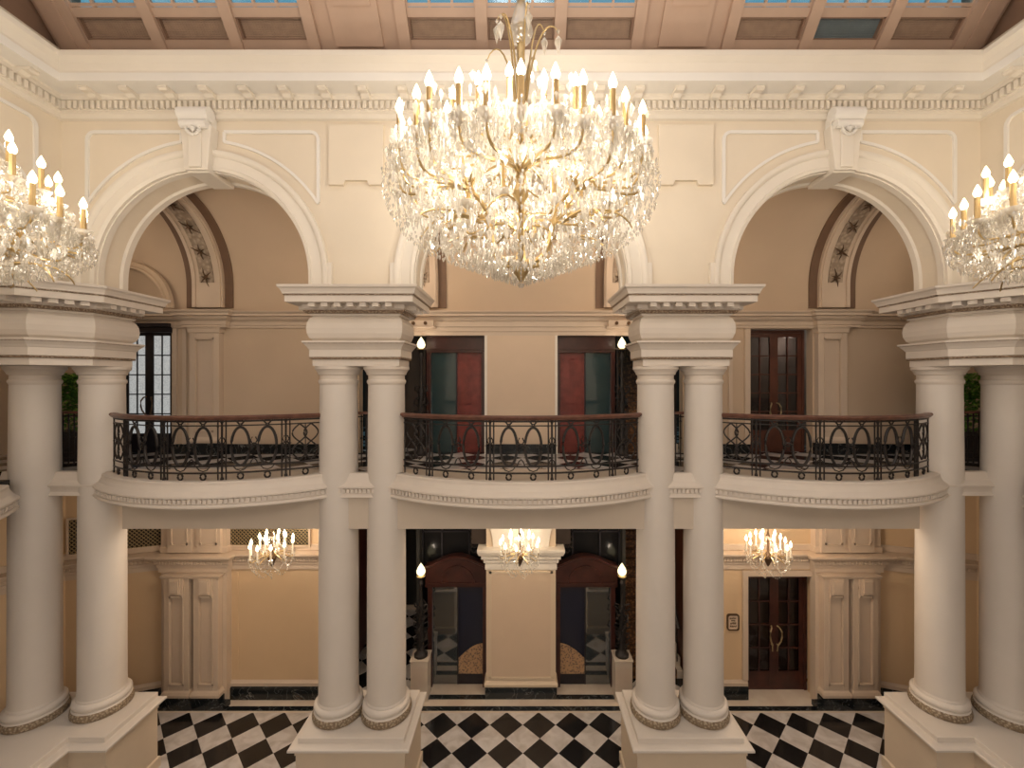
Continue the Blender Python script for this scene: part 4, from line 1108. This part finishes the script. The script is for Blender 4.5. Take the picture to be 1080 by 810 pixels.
# ------------------------------------------------------------------ stair
t = thing('staircase', 'carpeted staircase rising behind the right column pair', 'staircase', (2.6,9.3,0))
m = MB(); c = MB()
for k in range(26):
    y0 = 8.75+k*.145; z1 = .165*(k+1)
    if z1 > 4.1: break
    m.box(2.08,3.28,y0,12.5,z1-.165,z1); c.box(2.2,3.16,y0-.012,y0+.16,z1-.16,z1+.012)
m.build('steps', MARBLE, t); c.build('stair_carpet', CARPET, t, label='brown patterned carpet')
m = MB(); m.tube([(3.2,8.75,1.0),(3.2,11.6,4.15)], .035, 6); m.tube([(2.12,8.75,1.0),(2.12,11.6,4.15)], .035, 6)
for k in range(8): y = 8.85+k*.26; z = .17+(y-8.75)*1.13; m.tube([(2.12,y,z),(2.12,y,z+.85)], .012, 5); m.tube([(3.2,y,z),(3.2,y,z+.85)], .012, 5)
m.build('banister', IRON, t)
low(False)
t = thing('staircase', 'upper carpeted stair flight seen beside the upper right lamp post', 'staircase', (2.6,9.6,FLOOR2))
m = MB(); c = MB()
for k in range(14):
    y0 = 9.0+k*.2; z1 = FLOOR2+.165*(k+1)
    m.box(2.08,3.28,y0,11.9,z1-.165,z1); c.box(2.2,3.16,y0-.012,y0+.21,z1-.16,z1+.012)
m.build('steps', MARBLE, t); c.build('stair_carpet', CARPET, t, label='brown patterned carpet')
m = MB(); m.tube([(2.2,9.0,5.5),(2.2,11.8,7.8)], .035, 6); m.tube([(3.1,9.0,5.5),(3.1,11.8,7.8)], .035, 6); m.build('banister', IRON, t)

low(False)
lamp('room_light', (5.9, 9.55, 6.9), 8.0, SOFT, .1)
# ------------------------------------------------------------------ hedges
def hedge(x, y, label):
    t = thing('potted_hedge', label, 'plant', (x, y, FLOOR2), 'green hedges behind the corner columns')
    MB().mould(rect(x-.4,x+.4,y-.25,y+.25), [(0,FLOOR2),(.03,FLOOR2+.5),(.05,FLOOR2+.5),(.05,FLOOR2+.55),(0,FLOOR2+.55)], True, True).build('planter', DARKST, t)
    for mt, nm, cnt, lab in ((LEAF,'foliage',1500,None),(LEAFL,'foliage',350,'leaves coloured lighter green for the light on top')):
        m = MB()
        for k in range(cnt):
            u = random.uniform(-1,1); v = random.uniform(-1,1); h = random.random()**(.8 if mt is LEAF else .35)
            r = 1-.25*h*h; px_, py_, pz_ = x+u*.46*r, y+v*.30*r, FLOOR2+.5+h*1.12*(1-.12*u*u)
            a = random.random()*2*PI; b_ = random.uniform(-.9,.5); l = random.uniform(.035,.065); w = l*.5
            d = Vector((math.cos(a)*math.cos(b_), math.sin(a)*math.cos(b_), math.sin(b_))); q = Vector((-math.sin(a), math.cos(a), random.uniform(-.4,.4)))
            c0 = Vector((px_,py_,pz_)); nrm = d.cross(q)*.012
            m.add([(c0-d*l)[:], (c0+q*w+nrm)[:], (c0+d*l)[:], (c0-q*w+nrm)[:], ], [(0,1,2),(0,2,3)])
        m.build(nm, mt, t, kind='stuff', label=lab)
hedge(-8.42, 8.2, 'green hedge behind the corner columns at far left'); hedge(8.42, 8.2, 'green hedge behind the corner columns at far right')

# ------------------------------------------------------------------ chandeliers
def bez(p0,p1,p2,p3,n=10):
    return [tuple(p0[i]*(1-t)**3+3*p1[i]*t*(1-t)**2+3*p2[i]*t*t*(1-t)+p3[i]*t**3 for i in range(3)) for t in [k/n for k in range(n+1)]]
def big_chandelier(cx, cy, label, R, tiers, prof, zhub, znode, rnode, ztop, nodes, n_strand, n_fill, light, crown):
    """tiers: (radius, cup height, count, wobble); prof: basket silhouette (r, z) from rim to tip"""
    t = thing('chandelier', label, 'chandelier', (cx, cy, prof[-1][1]), 'large crystal chandeliers')
    C = lambda r, a, z: (cx+r*math.cos(a), cy+r*math.sin(a), z)
    m = MB(); zb = prof[-1][1]
    m.lathe([(.005,zb+.02),(.07,zhub-.14),(.11,zhub-.06),(.09,zhub),(.05,zhub+.06),(.035,zhub+.3),(.06,zhub+.34),(.035,zhub+.4),(.03,znode),(.07,znode+.05),(.10,znode+.1),(.05,znode+.2),(.03,ztop-1.0),(.03,ztop)], (cx,cy,0), 14)
    m.build('stem', GILT, t, smooth=True)
    if crown:
        m = MB().lathe([(.03,crown-.55),(.10,crown-.50),(.13,crown-.42),(.10,crown-.30),(.05,crown-.12),(.04,crown)], (cx,cy,0), 14); m.build('crystal_baluster', CRYSTAL, t, smooth=True)
        m = MB().lathe([(.03,crown),(.14,crown+.05),(.22,crown+.13),(.23,crown+.17),(.05,crown+.16)], (cx,cy,0), 18); m.build('crown_dish', GILT, t, smooth=True)
        m = MB().lathe([(.03,znode+.65),(.2,znode+.7),(.24,znode+.82),(.16,znode+.95),(.04,znode+1.0)], (cx,cy,0), 16); m.build('gilt_bowl', GILT, t, smooth=True)
        for k in range(8):
            a = 2*PI*k/8+.3; rr_ = .26+.16*(k%2); zz = crown-.42-.2*(k%2)
            m = MB(); m.tube(bez(C(.05,a,znode+.9), C(.10,a,zz), C(rr_*.7,a,zz+.3), C(rr_,a,zz+.05)), .013, 5, r1=.006); m.build('branch', GILT, t, smooth=True)
            m = MB(); p = C(rr_,a,zz-.07); m.octa(p, .04, .2, 6); m.octa(C(rr_,a,zz+.05), .02, .05); m.build('crystal_drop', CRYSTAL, t)
    cr = MB(); drops = []
    arms = 0
    cups = []
    for ti, (r, zc, cnt, wob) in enumerate(tiers):
        ring = []
        for k in range(cnt):
            a = 2*PI*(k+.5)/cnt+.07*ti
            zz = zc+wob*math.cos(2*a)+random.uniform(-.02,.02); r2 = r*(1 if k%2 else .955)
            ring.append((a, r2, zz)); tip = C(r2,a,zz)
            if ti == 0:
                j = int((a/(2*PI))*nodes) % nodes; an = 2*PI*(j+.5)/nodes; st = C(rnode,an,znode)
                pth = bez(st, C(rnode+.25*(r-rnode)*2,an+(a-an)*.3,znode+.10), C(r2,a,znode-.22), tip, 12)
            else:
                j = k; st = C(.06,a,zc-.10); pth = bez(st, C(r*.4,a,zc+.15), C(r2,a,zc-.28), tip, 10)
            MB().tube(pth, .016, 5, r1=.011).build('arm', GILT, t, smooth=True); arms += 1
            x, y, z = tip
            MB().lathe([(.012,z-.03),(.05,z-.005),(.085,z+.03),(.092,z+.045),(.08,z+.04),(.02,z+.012)], (x,y,0), 10, False).build('bobeche', CRYSTAL, t, smooth=True)
            L = .30*random.uniform(.92,1.06)
            cdl = MB().lathe([(.032,z+.01),(.026,z+.04),(.025,z+L)], (x,y,0), 8).build('candle', CANDLE, t, smooth=True)
            zz2 = z+L
            MB().lathe([(.016,zz2),(.034,zz2+.03),(.037,zz2+.055),(.024,zz2+.095),(.004,zz2+.14)], (x,y,0), 8).build('bulb', FLAME, cdl, smooth='full')
            cups.append(tip)
            for q in range(8):
                aa = 2*PI*q/8; drops.append((x+.085*math.cos(aa), y+.085*math.sin(aa), z-.05, .017, .12))
        # swags between neighbours
        for k in range(len(ring)):
            a, r2, z0 = ring[k]; a2, r3, z2 = ring[(k+1)%len(ring)]
            if a2 < a: a2 += 2*PI
            for sag in (.12,.24):
                nb = 9
                for q in range(1,nb):
                    f = q/nb; cr.octa(C(r2+(r3-r2)*f, a+(a2-a)*f, z0+(z2-z0)*f-sag*4*f*(1-f)), .014, .038)
        if ti+1 < len(tiers):
            rr2, zz2 = tiers[ti+1][0], tiers[ti+1][1]
            for k in range(cnt*2):
                a = 2*PI*k/(cnt*2); nb = 13
                for q in range(nb+1):
                    f = q/nb; cr.octa(C(r*.97+(rr2-r*.97)*f, a, zc+.02+(zz2-zc)*f-.12*4*f*(1-f)), .017, .045)
    for k in range(nodes):                               # S-shaped main stems with leaf clusters
        an = 2*PI*(k+.5)/nodes
        m = MB().tube(bez(C(.06,an,zhub-.05), C(rnode*.9,an,zhub-.02), C(rnode*.35,an,znode-.15), C(rnode,an,znode), 14), .032, 6, r1=.022)
        m.build('main_arm', GILT, t, smooth=True)
        m = MB(); x, y, z = C(rnode,an,znode)
        m.lathe([(.0,z-.08),(.03,z-.05),(.05,z),(.03,z+.04),(0,z+.06)], (x,y,0), 10, False)
        for q in range(6):
            aa = an+(q-2.5)*.9; m.tube([(x,y,z), (x+.05*math.cos(aa),y+.05*math.sin(aa),z+.10), (x+.13*math.cos(aa),y+.13*math.sin(aa),z+.14)], .022, 5, r1=.004)
        m.build('leaf_cluster', GILT, t, smooth=True)
        m = MB(); m.tube(bez(C(rnode*.75,an,znode-.3), C(R*.7,an,znode-.12), C(R*.85,an,znode-.35), C(R*.86,an+.12,znode-.42), 8), .014, 5, r1=.007); m.tube(bez(C(rnode*.75,an,znode-.3), C(R*.65,an-.1,znode-.12), C(R*.75,an-.25,znode-.4), C(R*.78,an-.28,znode-.46), 8), .014, 5, r1=.007)
        m.build('lower_branch', GILT, t, smooth=True)
    # basket of bead strands
    def pr(f):
        f *= len(prof)-1; i = min(int(f), len(prof)-2); g = f-i
        return (prof[i][0]+(prof[i+1][0]-prof[i][0])*g, prof[i][1]+(prof[i+1][1]-prof[i][1])*g)
    for k in range(n_strand):
        a = 2*PI*k/n_strand; nb = 30
        for q in range(nb):
            f = q/(nb-1); r, z = pr(f)
            if r < .25 and k % 3: continue
            cr.octa(C(r*(1+random.uniform(-.01,.01)), a+random.uniform(-.01,.01), z), .013, .05)
    for k in range(n_fill):                              # pendants filling the shell
        a = random.random()*2*PI; f = random.random()**1.25*.85; r, z = pr(f); sc = random.uniform(.45,1.0)**.5
        zz = z+random.uniform(-.05,.30)*(1-f)
        drops.append((cx+r*sc*math.cos(a), cy+r*sc*math.sin(a), zz, random.uniform(.014,.030), random.uniform(.07,.15)))
    zu = tiers[-1][1] if crown else tiers[0][1]
    for k in range(n_fill//2):
        a = random.random()*2*PI; q = random.random(); r = R*(.25+.72*math.sqrt(q)); z = tiers[0][1]+.0+(1-q)*.35*random.uniform(.2,1.1)
        drops.append((cx+r*math.cos(a), cy+r*math.sin(a), z, random.uniform(.014,.028), random.uniform(.06,.14)))
    for k in range(n_fill//2):
        a = random.random()*2*PI; r = R*.97*math.sqrt(random.uniform(.1,1)); z = random.uniform(znode-.05, tiers[0][1]+.12)
        drops.append((cx+r*math.cos(a), cy+r*math.sin(a), z, random.uniform(.014,.030), random.uniform(.07,.15)))
    drops.sort(key=lambda d: math.dist(d[:3], (0,0,EYE))/d[4])
    for d in drops[:80]:
        MB().octa(d[:3], d[3]*1.1, d[4]*1.1, 6).build('crystal_drop', CRYSTAL, t)
    for d in drops[80:]: cr.octa(d[:3], d[3], d[4], 4)
    cr.build('crystal_strands', CRYSTAL, t, kind='stuff')
    nl = 6
    for k in range(nl):
        a = 2*PI*(k+.5)/nl; lamp('chandelier_light', C(tiers[0][0]*.72, a, tiers[0][1]+.42), light*.8/nl, CHL, .10); lamp('chandelier_light', C(tiers[0][0]*.80, a, znode-.12), light*.08/nl, CHL, .06)
    lamp('chandelier_light', (cx, cy-.02, znode+.15), light*.08, CHL, .12); lamp('chandelier_light', (cx+.02, cy-.12, zhub+.28), light*.06, CHL, .1)
    return t
CY = 4.5
big_chandelier(0, CY, 'largest crystal chandelier, hanging in the middle with every candle lit', 1.32,
    [(1.26,8.12,30,.08),(.80,8.38,16,.03),(.62,7.72,8,0)],
    [(1.30,8.16),(1.37,8.02),(1.37,7.85),(1.30,7.68),(1.15,7.50),(.86,7.37),(.55,7.25),(.25,7.13),(.02,7.04)],
    7.30, 7.90, .58, 11.6, 6, 48, 1500, 310, 10.1)
SP = [(1.02,7.70),(1.08,7.62),(1.05,7.50),(.93,7.38),(.72,7.28),(.45,7.2),(.2,7.12),(.02,7.05)]
big_chandelier(-6.02, 4.6, 'crystal chandelier cut by the left photo edge', 1.02, [(1.0,7.74,20,.03),(.74,8.10,14,0),(.40,8.42,8,0)], SP, 7.3, 7.62, .42, 11.2, 5, 40, 800, 130, None)
big_chandelier(6.02, 4.6, 'crystal chandelier cut by the right photo edge', 1.02, [(1.0,7.74,20,.03),(.74,8.10,14,0),(.40,8.42,8,0)], SP, 7.3, 7.62, .42, 11.2, 5, 40, 800, 130, None)

low(True)
def small_chandelier(cx, cy, zc, label):
    t = thing('small_chandelier', label, 'chandelier', (cx, cy, zc-.2), 'small chandeliers under the gallery')
    C = lambda r, a, z: (cx+r*math.cos(a), cy+r*math.sin(a), z)
    MB().lathe([(.005,zc-.16),(.03,zc-.12),(.06,zc-.04),(.075,zc),(.05,zc+.06),(.02,zc+.1),(.02,zc+.35),(.035,zc+.38),(.012,zc+.45),(.012,4.37)], (cx,cy,0), 12).build('stem', BRONZE, t, smooth=True)
    cr = MB()
    tips = []
    for r, z, cnt, ph in ((.34,zc+.05,10,0),(.19,zc+.17,6,.3)):
        for k in range(cnt):
            a = 2*PI*k/cnt+ph+.15; tip = C(r,a,z); tips.append((a,r,z))
            MB().tube(bez(C(.04,a,zc+.02), C(r*.5,a,zc+.16), C(r,a,z-.16), tip, 8), .008, 5).build('arm', GILT, t, smooth=True)
            MB().lathe([(.008,z-.01),(.035,z+.01),(.042,z+.02),(.01,z+.012)], (tip[0],tip[1],0), 8, False).build('bobeche', CRYSTAL, t, smooth=True)
            cdl = MB().lathe([(.015,z+.01),(.013,z+.19)], (tip[0],tip[1],0), 7).build('candle', IVORY, t)
            MB().lathe([(.010,z+.19),(.024,z+.21),(.026,z+.23),(.016,z+.265),(.002,z+.30)], (tip[0],tip[1],0), 7).build('bulb', FLAME, cdl, smooth='full')
            for q in range(4): cr.octa((tip[0]+.035*math.cos(q*PI/2), tip[1]+.035*math.sin(q*PI/2), z-.03), .008, .06)
            for q in range(1,9):
                f = q/9; cr.octa(C(.05+(r-.05)*f, a, zc+.42+(z-zc-.42)*f-.10*4*f*(1-f)), .007, .022)
    for k in range(10):
        a = 2*PI*k/10+.15
        for q in range(1,9):
            f = q/9; cr.octa(C(.34, a+2*PI/10*f, zc+.04-.15*4*f*(1-f)), .010, .032); cr.octa(C(.34-.10*f, a+2*PI/10*f, zc-.02-.22*f), .010, .034)
            if k % 2 == 0: cr.octa(C(.32*(1-f)+.03, a, zc-.04-.27*math.sin(f*PI*.75)), .010, .034)
    cr.build('crystal_strands', CRYSTAL, t, kind='stuff')
    lamp('small_chandelier_light', (cx, cy, zc+.30), 20, WARM, .1)
for (px_, lab) in ((287,'small lit chandelier under the gallery in the left bay'),(548,'small lit chandelier before the cream lift pier'),(810,'small lit chandelier before the lower wooden door')):
    small_chandelier(PX(px_,7.6), 7.6, PZ(588,7.6), lab)
